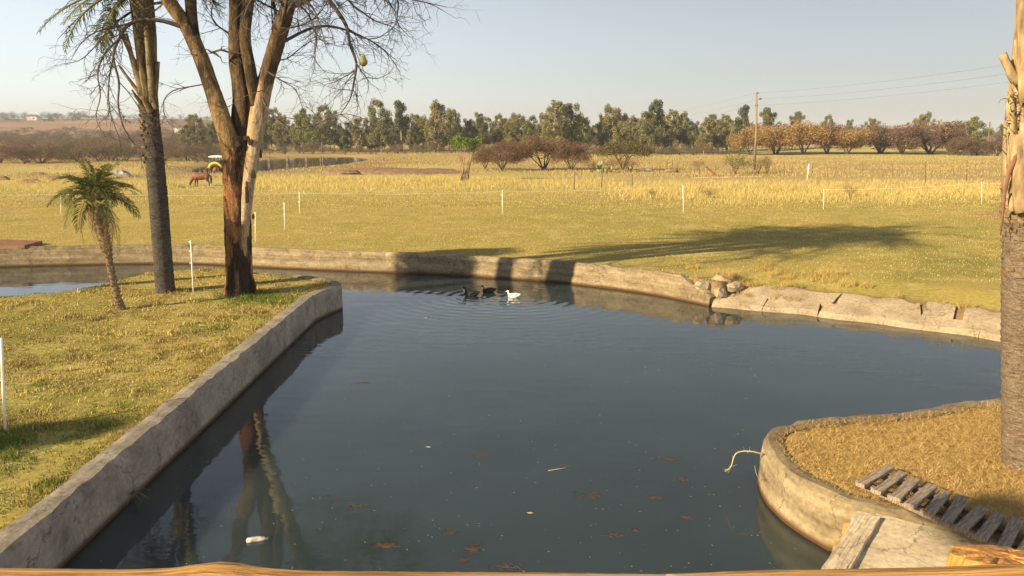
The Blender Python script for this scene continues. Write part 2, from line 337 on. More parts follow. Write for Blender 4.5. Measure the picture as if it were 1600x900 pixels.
def grid_plane(x0, x1, y0, y1, z):
    return [(x0, y0, z), (x1, y0, z), (x1, y1, z), (x0, y1, z)]
mb = MB(); mb.add(grid_plane(-36, 18, 2.0, 32, 0), [(0, 1, 2, 3)])
tag(mb.build('pond_water', M['water'], smooth=False), 'still murky pond water reflecting the sky', 'water', kind='structure')
zf = ground_z(-33, 124)+.72
mb = MB(); mb.add(grid_plane(-48, -18, 94, 152, zf), [(0, 1, 2, 3)])
tag(mb.build('far_pond_water', M['water'], smooth=False), 'small distant pond beside the gum trees', 'water', kind='structure')

# ------------------------------------------------------------------ concrete walls
def resample(path, step):
    path = [np.array(p[:2], float) for p in path]; out = [path[0]]
    # Catmull-Rom for smooth curves
    pts = [2*path[0]-path[1]]+path+[2*path[-1]-path[-2]]
    for i in range(1, len(pts)-2):
        p0, p1, p2, p3 = pts[i-1:i+3]; n = max(1, int(np.linalg.norm(p2-p1)/step))
        for k in range(1, n+1):
            t = k/n; out.append(.5*((2*p1)+(-p0+p2)*t+(2*p0-5*p1+4*p2-p3)*t*t+(-p0+3*p1-3*p2+p3)*t**3))
    return out
def wall(name, path, mat, label, thick=.3, top=.72, z0=-.7, batter=.0, side=1, rough=.02, chip=.03, seed=0, step=.22, smooth_path=True, fall=0):
    """wall swept along the water's edge; side=+1: land on the left of the path"""
    pts = resample(path, step) if smooth_path else [np.array(p[:2], float) for p in path]
    rr = random.Random(seed); V = []; n = len(pts); prof = None
    for i, p in enumerate(pts):
        t = pts[min(i+1, n-1)]-pts[max(i-1, 0)]; t = t/np.linalg.norm(t); nn = np.array((-t[1], t[0]))*side
        ch = max(0, rr.gauss(0, chip)); left = (n-1-i)*step; drop = max(0, 1-left/fall)**.8*.42*rr.uniform(.8, 1.15) if fall else 0; tp = top+rr.uniform(-.012, .012)
        prof = [(-batter, z0), (-batter*.6, .0), (-batter*.4, .2), (-batter*.2, .42), (0, top-.1-ch*1.4), (.012+ch*.25, top-.035-ch), (.04+ch*.8, tp), (thick*.6, tp+.004), (thick, tp-.015), (thick, top-.35)]
        for j, (o, z) in enumerate(prof):
            jo = rr.uniform(-rough, rough)*(.35 if j < 3 else 1); V.append((*(p+nn*(o+jo)), min(z, max(.25, z-drop)) +(rr.uniform(-.008, .008) if j > 2 else 0)))
    m = len(prof); Fc = [(i*m+j, (i+1)*m+j, (i+1)*m+j+1, i*m+j+1) for i in range(n-1) for j in range(m-1)]
    Fc += [tuple(range(m)), tuple((n-1)*m+j for j in range(m-1, -1, -1))]
    if side == 1: Fc = [f[::-1] for f in Fc]
    mb = MB(); mb.add(V, Fc); o = mb.build(name, mat, smooth=False); return tag(o, label, 'wall')
wall('pond_wall', FAR, M['concrete_far'], 'long curved weathered concrete wall along the far side of the pond', batter=.12, chip=.035, seed=1, fall=1.1)
wall('island_wall', ISLW[:2], M['concrete_isl'], 'straight grey concrete wall in shade along the grassy island', thick=.34, rough=.012, chip=.02, seed=2, side=1)
wall('island_end_wall', ISLW[1:], M['concrete_isl'], 'short curved concrete wall at the rounded tip of the island', thick=.3, top=.70, rough=.010, chip=.015, seed=3, side=1)
spit_path = SPIT+[np.array((4.35, 8.62)), np.array((5.1, 8.12)), np.array((6.0, 7.5)), np.array((7.4, 6.5))]
wall('spit_wall', spit_path, M['concrete_far'], 'rounded pale concrete wall around the straw-covered spit', thick=.26, top=.70, batter=.06, chip=.02, seed=4, side=1, step=.18)

# cracked apron slabs on the right bank
apron = empty('concrete_apron', P(1300, 490), 0, 'cracked sloping concrete slabs along the right bank', 'slab')
bp = resample(BANK[:9], .3); bl = np.cumsum([0]+[np.linalg.norm(bp[i+1]-bp[i]) for i in range(len(bp)-1)])
def bpt(s, o):
    i = min(max(np.searchsorted(bl, s)-1, 0), len(bp)-2); f = (s-bl[i])/(bl[i+1]-bl[i]); p = bp[i]*(1-f)+bp[i+1]*f; t = bp[i+1]-bp[i]; t = t/np.linalg.norm(t)
    return p+np.array((-t[1], t[0]))*o
s0 = .02; k = 0; r2 = random.Random(5); prev_l = 0; prev_u = 0
M['slabs'] = M['concrete_slab']; M['concrete_pale'] = concrete('pale_concrete', [(.38, .30, .20), (.50, .41, .28), (.58, .49, .35)], wl=False, band=False)
def plate(a, b, o0, o1, da, db, dz):
    """one irregular plate between two crack lines"""
    q = []; nS = 5; nO = 4; V = []; T = []
    for i in range(nS+1):
        for j in range(nO+1):
            u = i/nS; v = j/nO; s = (a+da*v)*(1-u)+(b+db*v)*u; o = o0(s)*(1-v)+o1(s)*v
            p = bpt(s, o); z = -.08+.17*min(1, max(0, o+.08)/.12) if o < .04 else .09+.40*min(1, (o-.04)/1.05)
            z += dz*(u-.5)+.012*(vnoise(p[0], p[1], .25, 3)-.5)*2; V.append((p[0], p[1], z+.03))
    n = len(V); V += [(x, y, z-.16) for x, y, z in V]
    g = lambda i, j: i*(nO+1)+j
    Fc = [(g(i, j), g(i+1, j), g(i+1, j+1), g(i, j+1)) for i in range(nS) for j in range(nO)]
    rim = [g(i, 0) for i in range(nS+1)]+[g(nS, j) for j in range(1, nO+1)]+[g(i, nO) for i in range(nS-1, -1, -1)]+[g(0, j) for j in range(nO-1, 0, -1)]
    Fc += [(rim[i], rim[i]+n, rim[(i+1) % len(rim)]+n, rim[(i+1) % len(rim)]) for i in range(len(rim))]
    mb = MB(); mb.add(V, Fc); o = mb.build('slab', M['slabs'], None, smooth=False); return o
lo = lambda s: -.06+.05*math.sin(s*3.1); up1 = lambda s: .50+.07*math.sin(s*1.7+1); up2 = lambda s: 1.12+.34*(float(vnoise(s, 1.0, .45, 6))-.5)+.2*(float(vnoise(s, 3.0, .18, 7))-.5)
plates = []; tot = bl[-1]; s = .03
while s < tot-1:
    L = r2.uniform(.9, 1.7); plates.append(plate(s, min(s+L, tot), lo, up1, r2.uniform(-.1, .15), r2.uniform(-.1, .15), r2.uniform(-.012, .012))); s += L+.012
s = .75
while s < tot-1:
    L = r2.uniform(.7, 1.5); da = r2.uniform(-.15, .15); plates.append(plate(s, min(s+L, tot), lambda q: up1(q)+.012, up2, da, r2.uniform(-.15, .15), r2.uniform(-.02, .02))); s += L+(.015 if r2.random() < .75 else .22)
for o in plates: o.parent = apron; o.location = -Vector(apron.location)
# broken block where the far wall meets the apron
for i, (x_, y_, z_, r_, lab) in enumerate([(5.72, 23.25, .48, .34, 'broken concrete block on the collapsed end of the far wall'), (6.08, 22.98, .33, .30, 'broken concrete block wedged between far wall and sloping slabs'), (6.25, 23.45, .55, .40, 'buried concrete block in the grass behind the end of the far wall'), (6.55, 23.1, .5, .28, 'small concrete block at the upper left corner of the sloping slabs')]):
    mb = MB(); mb.ball((0, 0, 0), (r_, r_*.7, r_*.55), 7, 5, .2, 4+i); tag(mb.build('broken_block', M['concrete_slab'], smooth=False, loc=(x_, y_, z_), rot=(.3*i, .4-.2*i, .5+i)), lab, 'concrete block')

# slipway beside the spit
slip = empty('concrete_slipway', (3.9, 8.0, .4), 0, 'pale concrete slipway slab with raised kerb at the lower right', 'slipway')
A = np.array((3.30, 8.1)); Bq = np.array((3.95, 8.93)); 
def flat_block(name, quad, zt, zb, mat, parent, nseg=10, rough=.01, seed=0):
    rr = random.Random(seed); a, b, c, d = [np.array(q, float) for q in quad]; V = []; Fc = []; n = nseg
    for i in range(n+1):
        for j in range(n+1):
            u = i/n; v = j/n; p = (a*(1-u)+b*u)*(1-v)+(d*(1-u)+c*u)*v; z = (zt[0]*(1-u)+zt[1]*u)*(1-v)+(zt[3]*(1-u)+zt[2]*u)*v
            V.append((p[0]+rr.uniform(-rough, rough), p[1]+rr.uniform(-rough, rough), z+rr.uniform(-rough, rough)*.5))
    g = lambda i, j: i*(n+1)+j; m = len(V)
    rim = [g(i, 0) for i in range(n+1)]+[g(n, j) for j in range(1, n+1)]+[g(i, n) for i in range(n-1, -1, -1)]+[g(0, j) for j in range(n-1, 0, -1)]
    V += [(x, y, zb) for x, y, z in V]
    Fc = [(g(i, j), g(i+1, j), g(i+1, j+1), g(i, j+1)) for i in range(n) for j in range(n)]+[(rim[i], rim[i]+m, rim[(i+1) % len(rim)]+m, rim[(i+1) % len(rim)]) for i in range(len(rim))]
    mb = MB(); mb.add(V, Fc); o = mb.build(name, mat, smooth=False); o.parent = parent; o.location = -Vector(parent.location); return o
flat_block('kerb', [(2.36, 6.32), (2.53, 6.20), (4.19, 8.43), (4.0, 8.60)], (.60, .60, .69, .69), -.5, M['concrete_pale'], slip, 14, .012, 3)
flat_block('slab', [(2.50, 6.24), (6.0, 5.2), (6.0, 7.42), (4.22, 8.60)], (.53, .53, .62, .65), -.5, M['concrete_pale'], slip, 12, .006, 4)

# ------------------------------------------------------------------ foliage builders
def quads(cent, size, asp, normal_bias=None, rg=rng, droop=0.0):
    """leaf-sized quads: centres (N,3), half-length array, aspect; returns V (4N,3), F (N,4)"""
    n = len(cent); a = rg.normal(size=(n, 3)); a[:, 2] -= droop; a /= np.linalg.norm(a, axis=1)[:, None]
    b = rg.normal(size=(n, 3)); b -= a*(a*b).sum(1)[:, None]; b /= np.linalg.norm(b, axis=1)[:, None]
    s = np.broadcast_to(size, (n,))[:, None]; a = a*s; b = b*s*asp
    V = np.stack([cent-a, cent+b, cent+a, cent-b], 1).reshape(-1, 3); return V, np.arange(4*n).reshape(n, 4)
def clump_points(n, c, r, rg, shell=.45):
    d = rg.normal(size=(n, 3)); d /= np.linalg.norm(d, axis=1)[:, None]; q = rg.random(n)**shell
    return np.array(c)+d*q[:, None]*np.array(r)
def bez(a, b, c, n):
    t = np.linspace(0, 1, n)[:, None]; return (1-t)**2*np.array(a)+2*t*(1-t)*np.array(b)+t*t*np.array(c)
def gum(seed, H=10.5, W=4.2, clumps=20, per=420, stems=1, base=.38, tone=((.075, .082, .034), (.15, .145, .06)), leaf=.19):
    """tall loose gum: returns trunk mesh and crown mesh"""
    rg = np.random.default_rng(seed); mb = MB(); cents = []
    for s in range(stems):
        lean = rg.normal(size=2)*.05*H*(1 if stems == 1 else 1.6); b0 = rg.normal(size=2)*.25*(stems > 1)
        tip = np.array((lean[0], lean[1], H*rg.uniform(.86, .95) if s else H*.93)); path = bez((b0[0], b0[1], -.1), (b0[0]+lean[0]*.2, b0[1]+lean[1]*.2, H*.5), tip, 9)
        mb.tube(path, list(np.linspace(.19 if stems == 1 else .13, .03, 9)), 6)
        nc = clumps//stems
        for k in range(nc):
            f = base+(1-base)*((k+rg.random())/nc); p = path[min(8, int(f*8.99))]; an = rg.random()*6.283
            rad = W*.5*math.sin(math.pi*min(.97, max(.12, (f-base)/(1-base)*.8+.16)))*rg.uniform(.25, 1.0)
            c = p+np.array((math.cos(an)*rad, math.sin(an)*rad, rg.uniform(.0, .6))); cents.append((c, rg.uniform(.6, 1.15)*(1.1-.35*f)))
            mb.tube(bez(p-np.array((0, 0, .6)), (p+c)/2+np.array((0, 0, -.2)), c, 4), [.06, .045, .03, .012], 4, cap=False)
    Vs = []; Fs = []; Cs = []; o = 0
    for c, r in cents:
        n = int(per*r*r); pts = clump_points(n, c, (r*1.0, r*1.0, r*1.25), rg, .6); V, Fq = quads(pts, leaf*rg.uniform(.6, 1.3, n), .42, rg=rg, droop=.5)
        t = np.clip(rg.random((n, 1))*.8+rg.uniform(-.2, .3), 0, 1); cc = np.array(tone[0])*(1-t)+np.array(tone[1])*t
        Vs.append(V); Fs.append(Fq+o); Cs.append(np.repeat(cc, 4, 0)); o += len(V)
    return mb.mesh('trunk', M['gumbark']), np_mesh('crown', np.concatenate(Vs), np.concatenate(Fs), M['leaf'], np.concatenate(Cs))
def spread_tree(seed, H=4.5, W=7, stems=6, tone=((.16, .09, .05), (.30, .17, .08)), n=5200, flat=.55, leafy=.5, z0=.3, sliver=.32, bark='thornbark', nclump=26, lo=.35):
    """spreading thorn tree: splayed stems, crown of fine twigs and small leaves"""
    rg = np.random.default_rng(seed); mb = MB(); Vs = []; Fs = []; Cs = []; o = 0; cl = []
    for k in range(nclump):
        an = rg.random()*6.283; q = math.sqrt(rg.random()); x = math.cos(an)*q*W*.46; y = math.sin(an)*q*W*.46
        zt = H*(1-flat*.55*q*q-.06*rg.random()); zb = H*z0+q*H*.12; z = zb+(zt-zb)*rg.uniform(lo, .93); cl.append(np.array((x, y, z)))
    for s in range(stems):
        an = 6.283*(s+rg.random()*.7)/stems; r = W*.36*rg.uniform(.5, 1); e = np.array((math.cos(an)*r, math.sin(an)*r, H*rg.uniform(.6, .78)))
        p = bez((rg.normal()*.1, rg.normal()*.1, -.1), (e[0]*.35, e[1]*.35, H*.28), e, 7); mb.tube(p, list(np.linspace(.022*H, .006*H, 7)), 5, rough=.1, seed=s)
        for c in cl[s::stems]:
            i = rg.integers(3, 7); mb.tube(bez(p[i], (p[i]+c)/2-np.array((0, 0, .15)), c, 4), list(np.linspace(.008*H, .003*H, 4)), 3, cap=False)
    per = n//len(cl); R0 = W/7
    for c in cl:
        pts = clump_points(per, c, (1.15*R0, 1.15*R0, .21*H*(1.2-flat*.4)), rg, .6); pts[:, 2] = np.maximum(pts[:, 2], .12); nl = int(per*leafy)
        V1, F1 = quads(pts[:nl], .026*H*rg.uniform(.5, 1.2, nl), .55, rg=rg); V2, F2 = quads(pts[nl:], sliver*rg.uniform(.5, 1.2, per-nl)*H/4.5, .05, rg=rg, droop=-.5)
        t = np.clip(rg.random((per, 1))*.8+rg.uniform(-.2, .3), 0, 1); cc = np.array(tone[0])*(1-t)+np.array(tone[1])*t
        Vs += [V1, V2]; Fs += [F1+o, F2+o+len(V1)]; Cs.append(np.repeat(cc, 4, 0)); o += len(V1)+len(V2)
    return mb.mesh('trunk', M[bark]), np_mesh('crown', np.concatenate(Vs), np.concatenate(Fs), M['leaf'], np.concatenate(Cs))
def plant_tree(name, pair, px, py, Yd, label, group, H=None, H0=1, rz=None, wx=1.0, cat='tree'):
    """pair = (trunk mesh, crown mesh); stands on the ground at distance Yd under pixel column px; H = height in metres, H0 = mesh height"""
    d = ray(px, 230); x = d[0]/d[1]*Yd; z = ground_z(x, Yd); s = (H/H0) if H else 1
    e = empty(name, (x, Yd, z), rz if rz is not None else rnd.random()*6.28, label, cat, group); e.scale = (s*wx, s*wx, s)
    link('trunk', pair[0], e); link('crown', pair[1], e); return e

# ------------------------------------------------------------------ line of gum trees across the field
dark = ((.075, .095, .048), (.16, .175, .08)); mid = ((.13, .135, .058), (.27, .255, .11)); olive = ((.16, .15, .062), (.33, .29, .12)); lime = ((.15, .17, .05), (.30, .31, .09))
GUM = [gum(100, W=6.4, clumps=36, tone=mid, base=.22), gum(101, W=4.6, clumps=30, tone=mid, base=.25), gum(102, W=7.6, clumps=42, tone=olive, base=.2), gum(103, W=7.4, clumps=44, tone=mid, stems=2, base=.22),
       gum(104, W=3.6, clumps=22, tone=dark, base=.42), gum(105, W=8.6, clumps=51, tone=olive, stems=3, base=.2), gum(106, W=6.2, clumps=40, tone=dark, base=.1), gum(107, W=6.2, clumps=38, tone=lime, base=.2)]
def topH(px, ytop, Yd):
    p = PD(px, ytop, Yd); return max(2.0, p[2]-ground_z(p[0], Yd))
GL = 'grey-green gum tree standing in the long line of trees beyond the field'
gums = [(360, 196, 186, 6, None), (436, 196, 186, 6, None), (490, 194, 188, 6, None), (534, 198, 188, 6, None), (580, 196, 188, 6, None), (666, 198, 186, 6, None), (716, 196, 188, 6, None), (788, 200, 188, 6, None), (846, 200, 188, 6, None), (900, 196, 188, 6, None), (970, 198, 188, 6, None), (1004, 196, 184, 6, None), (1052, 198, 188, 6, None), (1112, 202, 186, 6, None), (292, 196, 172, 0, None), (312, 186, 176, 0, None), (334, 192, 182, 4, None), (352, 186, 190, 6, None), (405, 182, 170, 6, None), (424, 172, 182, 0, None), (447, 182, 176, 2, None),
 (474, 172, 166, 7, 'bright yellow-green gum tree seen just right of the forked dead tree'), (503, 167, 172, 0, None), (522, 176, 184, 1, None), (546, 192, 178, 6, None), (566, 186, 170, 2, None),
 (596, 159, 168, 0, 'tall gum tree with a pale trunk, left of the slim rounded one'), (628, 159, 176, 4, 'tall slim gum tree with a rounded top on a bare trunk'), (612, 186, 186, 6, None), (650, 190, 180, 5, None),
 (682, 162, 166, 5, 'broad gum tree with several spreading domed tops, left of the green-leaved shrub'), (702, 172, 178, 2, None), (734, 188, 170, 6, None), (753, 178, 176, 1, None), (776, 181, 182, 0, None), (800, 192, 172, 2, None), (822, 192, 178, 7, None), (838, 196, 184, 6, None),
 (862, 160, 160, 2, 'tall broad gum tree rising behind the biggest brown thorn thicket'), (890, 164, 164, 3, None), (914, 186, 172, 6, None), (936, 184, 176, 1, None), (957, 168, 166, 5, 'wide domed gum tree rising behind the flat-topped thorn tree'), (984, 186, 174, 2, None),
 (1022, 158, 170, 4, 'tallest slim gum tree with a tufted top near the middle of the line'), (1018, 176, 164, 3, None), (1044, 174, 166, 2, None), (1064, 178, 172, 0, None), (1082, 192, 182, 6, None), (1100, 186, 166, 2, None), (1122, 188, 174, 1, None), (1138, 194, 168, 7, None),
 (1158, 166, 178, 4, 'slim sparse gum tree just left of the utility pole'), (1204, 170, 186, 3, 'gum tree showing above the orange thorn trees right of the utility pole'), (1236, 176, 190, 3, None), (1288, 182, 200, 0, None), (1322, 188, 206, 1, None), (1355, 186, 200, 2, None), (1440, 178, 196, 5, 'rounded gum top rising over the brown thorn trees on the right'), (1560, 196, 230, 0, None)]
_r = random.Random(12); gums += [(int(292+870*(i+_r.random())/52), _r.randint(180, 204), _r.randint(180, 206), _r.choice([2, 3, 5, 2, 0]), None) for i in range(52)]
for i, (px, yt, Yd, k, lab) in enumerate(gums):
    plant_tree('gum_tree', GUM[k], px, 235, Yd, lab or GL, None if lab else 'gum trees in the line beyond the field', topH(px, yt, Yd), 10.5, wx=1.0 if k not in (4,) else 1.05)
plant_tree('gum_tree', GUM[7], 1525, 235, 205, 'lone bright green tree near the right-hand palm, beyond the field', None, topH(1525, 184, 205), 10.5, wx=1.5)

# ------------------------------------------------------------------ orange and brown thorn trees on the right
orange = ((.25, .15, .05), (.44, .29, .10)); rust = ((.17, .10, .06), (.29, .185, .10)); brown = ((.11, .068, .042), (.21, .13, .075)); greenb = ((.10, .085, .035), (.20, .165, .06))
ORA = [spread_tree(200+i, 6.5, 9, 5, orange, 9500, .5, .75, .14, lo=.22) for i in range(2)]; RUS = [spread_tree(210+i, 6.5, 9, 6, rust, 9500, .5, .6, .08, lo=.2) for i in range(2)]; BRO = [spread_tree(220+i, 6.5, 9, 6, brown, 9500, .5, .5, .06, lo=.15) for i in range(2)]
for px, yt, Yd, pr, wx, lab in [(1172, 198, 160, ORA[0], 1.08, 'low orange-leaved thorn tree at the foot of the utility pole line'), (1212, 182, 166, ORA[1], 1.28, 'tallest orange-leaved thorn tree just right of the utility pole'), (1256, 190, 162, ORA[0], 1.085, 'orange-leaved thorn tree with forked leaning stems, second right of the pole'),
  (1292, 190, 164, RUS[0], 1.01, 'rust-brown thorn tree between two orange ones'), (1325, 193, 160, ORA[1], 1.08, 'orange-leaved thorn tree on a short single stem, farthest right of the orange ones'), (1376, 186, 164, RUS[1], 1.42, 'broad reddish-brown thorn tree right of the last orange one'),
  (1410, 192, 160, BRO[0], 1.08, 'dark brown thorn tree with a shaded trunk between two broad ones'), (1452, 185, 164, RUS[0], 1.49, 'broad brown thorn tree at the right end of the thorn tree row'), (1484, 196, 158, BRO[1], 0.94, None), (1502, 212, 150, BRO[0], 1.0, None), (1528, 216, 150, BRO[1], 1.0, None), (1560, 214, 148, BRO[0], 1.0, None)]:
    plant_tree('thorn_tree', pr, px, 237, Yd, lab or 'low brown thorn tree near the right-hand palm, beyond the dry field', None if lab else 'low brown thorn trees on the right', topH(px, yt, Yd), 6.5, wx=wx)

# ------------------------------------------------------------------ thorn thickets and shrubs in the middle distance
TH = [spread_tree(230+i, 4.4, 8, 8, ((.12, .072, .042), (.22, .135, .075)), 9000, .45, .25, .06, .36) for i in range(3)]
UMB = spread_tree(240, 4.0, 7.5, 6, greenb, 8000, .75, .7, .42, .3)
for px, yt, Yd, pr, wx, lab in [(785, 220, 92, TH[0], .95, 'rounded leafless brown thorn thicket nearest the green-leaved shrub'), (850, 211, 94, TH[1], 1.05, 'biggest leafless brown thorn thicket in the middle of the field'), (893, 222, 92, TH[2], .75, 'leafless brown thorn thicket beside the flat-topped thorn tree'), (758, 232, 96, TH[2], .7, 'small brown thorn thicket behind the green-leaved shrub')]:
    plant_tree('thorn_thicket', pr, px, 262, Yd, lab, None, topH(px, yt, Yd), 4.4, wx=wx, cat='bush')
plant_tree('umbrella_thorn', UMB, 974, 262, 93, 'flat-topped olive thorn tree leaning in the middle of the field', None, topH(974, 218, 93), 4.0, wx=1.0)
SH = [spread_tree(250+i, 1.6, 2.6, 7, t, 1800, .3, l, .05, .25) for i, (t, l) in enumerate([(rust, .4), (brown, .3), (((.07, .085, .025), (.15, .16, .045)), .85), (((.16, .11, .05), (.30, .21, .10)), .3)])]
for px, Yd, pr, h, wx, lab in [(955, 86, SH[0], 1.7, 1.1, 'low rust-brown shrub at the foot of the flat-topped thorn tree, left of its middle'), (985, 87, SH[0], 1.5, 1.2, 'low rust-brown shrub at the foot of the flat-topped thorn tree, right of its middle'), (925, 86, SH[1], 1.4, 1.0, 'small dark shrub beside the prickly pear'),
   (1151, 80, SH[2], 2.1, .9, 'rounded leafy green bush just left of the utility pole'), (1187, 82, SH[3], 1.9, .8, 'dry brown bush standing at the foot of the utility pole'), (1201, 81, SH[0], 1.8, .55, 'upright rust-brown bush right of the utility pole'), (1092, 92, SH[1], 1.3, .8, 'thin brown shrub left of the leaning plank'),
   (1022, 52, SH[1], .7, .6, 'small dead brown shrub at the left edge of the tall straw'), (1110, 53, SH[3], .7, 1.2, 'low heap of dry brown weeds in front of the tall straw'), (1335, 52, SH[3], 1.1, .5, 'dry weed with upright stalks by the tape rail')]:
    plant_tree('shrub', pr, px, 270, Yd, lab, None, h, 1.6, wx=wx, cat='bush')
# green-leaved multi-stem shrub
rg = np.random.default_rng(61); mb = MB(); pts = []
for s in range(16):
    an = rg.random()*6.28; q = rg.uniform(.3, 1); e = np.array((math.cos(an)*1.25*q, math.sin(an)*.9*q, rg.uniform(2.3, 3.1))); mb.tube(bez((rg.normal()*.22, rg.normal()*.2, -.05), (e[0]*.35, e[1]*.35, 1.3), e, 6), [.035, .03, .025, .02, .015, .01], 4); pts.append(clump_points(110, e+np.array((0, 0, .1)), (.42, .42, .3), rg))
V, Fq = quads(np.concatenate(pts), .075*rg.uniform(.6, 1.3, 1760), .5, rg=rg); t = rg.random((1760, 1)); cc = np.array((.07, .13, .02))*(1-t)+np.array((.19, .26, .05))*t
plant_tree('leafy_shrub', (mb.mesh('trunk', nmat('pink_stem', [(.3, (.22, .14, .09)), (.7, (.36, .25, .17))], 5, bd=0)), np_mesh('crown', V, Fq, M['leaf'], np.repeat(cc, 4, 0))), 725, 284, 69.5, 'fresh green shrub on many bare upright stems in the dry field', None, 3.6, 3.2, 0, cat='shrub')
# prickly pear
e = empty('prickly_pear', (*PD(945, 263, 84)[:2], ground_z(*PD(945, 263, 84)[:2])), 0, 'pale green prickly pear beside the flat-topped thorn tree', 'cactus')
pm = nmat('cactus_pad', [(.3, (.12, .16, .07)), (.7, (.30, .32, .17))], 4, bd=.01); r3 = random.Random(9)
for k in range(13):
    mb = MB(); mb.ball((0, 0, .17), (.14, .035, .19), 8, 6); mb.build('pad', pm, e, loc=(r3.uniform(-.75, .75), r3.uniform(-.2, .2), r3.uniform(0, .85) if k > 4 else 0), rot=(r3.uniform(-.3, .3), r3.uniform(-.6, .6), r3.uniform(0, 3)), scale=(1.5, 1.5, 1.5))

# thorn bush belt on the left, below the hill
BU = [spread_tree(260+i, 2.6, 4.6, 5, t, 1500, .5, l, .02, .42, nclump=14, lo=.05) for i, (t, l) in enumerate([(((.11, .075, .05), (.19, .13, .085)), .3), (((.09, .075, .045), (.16, .135, .07)), .5), (((.075, .075, .04), (.13, .13, .065)), .6), (((.13, .085, .055), (.22, .14, .09)), .2)])]
rb = random.Random(77); n = 0
for row, (Y0, Y1, cnt) in enumerate([(108, 122, 22), (122, 150, 24), (150, 190, 26), (190, 250, 28), (250, 330, 34), (330, 430, 36)]):
    for i in range(cnt):
        Yd = rb.uniform(Y0, Y1); px = -40+(390+40)*(i+rb.random())/cnt
        if px > 335 and Yd < 130: continue
        plant_tree('thorn_bush', BU[rb.choice([0, 0, 1, 2, 3])], px, 240, Yd, 'grey-brown thorn bush in the dense bush belt below the hill', 'thorn bushes in the belt below the hill', rb.uniform(1.9, 3.1)*(1 if row < 3 else 1.25), 2.6, wx=rb.uniform(1.1, 1.8), cat='bush')
for i in range(46):                                       # trees along the hill crest
    px = -30+380*(i+rb.random())/46; Yd = rb.uniform(560, 800); dk = px < 140
    plant_tree('hill_tree', BU[2] if dk or rb.random() < .5 else BU[1], px, 190, Yd, 'small dark tree on the crest of the far left hill', 'trees on the far hill crest', rb.uniform(4.5, 8) if dk else rb.uniform(3, 5.5), 2.6, wx=rb.uniform(.8, 1.4))
for i in range(70):                                       # thicket under the gums
    px = 280+880*(i+rb.random())/70; Yd = rb.uniform(152, 164)
    plant_tree('thorn_bush', BU[rb.choice([0, 3, 3, 1])], px, 238, Yd, 'dry brown bush in the undergrowth at the foot of the gum trees', 'undergrowth bushes below the gum trees', rb.uniform(1.2, 2.8), 2.6, wx=rb.uniform(.8, 1.3), cat='bush')
for i in range(60):                                       # distant bush that closes the horizon
    px = 330+1330*(i+rb.random())/60; Yd = rb.uniform(320, 560)
    plant_tree('hill_tree', BU[2], px, 205, Yd, 'far blue-grey tree on the horizon behind the gum tree line', 'trees along the far horizon', rb.uniform(3.5, 6.5), 2.6, wx=rb.uniform(1.2, 2.0))

# ------------------------------------------------------------------ palms
def frond(L, sag, n=34, leaf=.4, wdt=.018, seed=0, tone=((.05, .075, .02), (.14, .15, .04)), twist=.3, upv=.55):
    """one feather leaf along +x from the origin"""
    rg = np.random.default_rng(seed); t = np.linspace(0, 1, 14); rx = L*(t-.12*sag*t**3); rz_ = L*(upv*t-sag*t*t)
    mb = MB(); path = np.c_[rx, 0*t, rz_]; mb.tube(path, list(.022*(1-t*.85)*L/1.5+.002), 4)
    V = [tuple(v) for v in mb.v]; Fc = list(mb.f); Cc = [(.22, .19, .07)]*len(V)
    for i in range(n):
        f = .14+.86*i/(n-1); p = np.array((np.interp(f, t, rx), 0, np.interp(f, t, rz_))); d = np.array((np.interp(min(1, f+.03), t, rx)-np.interp(f-.03, t, rx), 0, np.interp(min(1, f+.03), t, rz_)-np.interp(f-.03, t, rz_))); d /= np.linalg.norm(d)
        ll = leaf*math.sin(math.pi*min(.95, .22+f*.68))*rg.uniform(.85, 1.1)
        for sgn in (-1, 1):
            nrm = np.array((-d[2], 0, d[0])); dirn = d*.75+np.array((0, sgn, 0))*.85+nrm*rg.uniform(-.1, .45); dirn /= np.linalg.norm(dirn); q = p+dirn*ll*.55; e = p+dirn*ll+np.array((0, 0, -ll*.28))
            sd_ = np.cross(dirn, nrm); sd_ /= np.linalg.norm(sd_)+1e-9; sd_ = sd_*wdt; b = len(V); V += [tuple(p), tuple(q+sd_), tuple(e), tuple(q-sd_)]; Fc.append((b, b+1, b+2, b+3)); u = rg.random(); Cc += [tuple(np.array(tone[0])*(1-u)+np.array(tone[1])*u)]*4
    m2 = MB(); m2.v = V; m2.f = Fc; m2.c = Cc; return m2.mesh('frond', M['leaf'], False)
GREENF = ((.045, .075, .02), (.13, .15, .04)); DRYF = ((.22, .15, .07), (.36, .27, .14))
FR = [frond(2.6, .55, 40, .5, .02, 1, GREENF), frond(2.4, .75, 40, .5, .02, 2, GREENF), frond(2.7, .4, 40, .5, .02, 3, GREENF)]; FRD = [frond(2.2, 1.1, 34, .42, .016, 4, DRYF)]
SF = [frond(1.0, .85, 30, .30, .013, 5, ((.045, .07, .018), (.12, .14, .035)), upv=.75), frond(.95, 1.2, 30, .30, .013, 6, ((.06, .08, .02), (.17, .17, .05)), upv=.7), frond(.9, .5, 30, .27, .012, 7, ((.07, .09, .02), (.18, .19, .05)), upv=1.0)]; SFD = [frond(.8, 1.7, 24, .24, .011, 8, DRYF, upv=.35)]
def crown_fronds(e, top, meshes, n, lo, hi, seed, name='frond', sc_=1.0):
    rr = random.Random(seed)
    for k in range(n):
        f = k/max(1, n-1); az = k*2.39996+rr.uniform(-.2, .2); el = lo+(hi-lo)*f
        o = link(name, meshes[k % len(meshes)], e); o.rotation_euler = (rr.uniform(-.25, .25), -el, az); o.location = (top[0]+math.cos(az)*.06, top[1]+math.sin(az)*.06, top[2]+.12*f); s = sc_*rr.uniform(.85, 1.12); o.scale = (s, s, s)
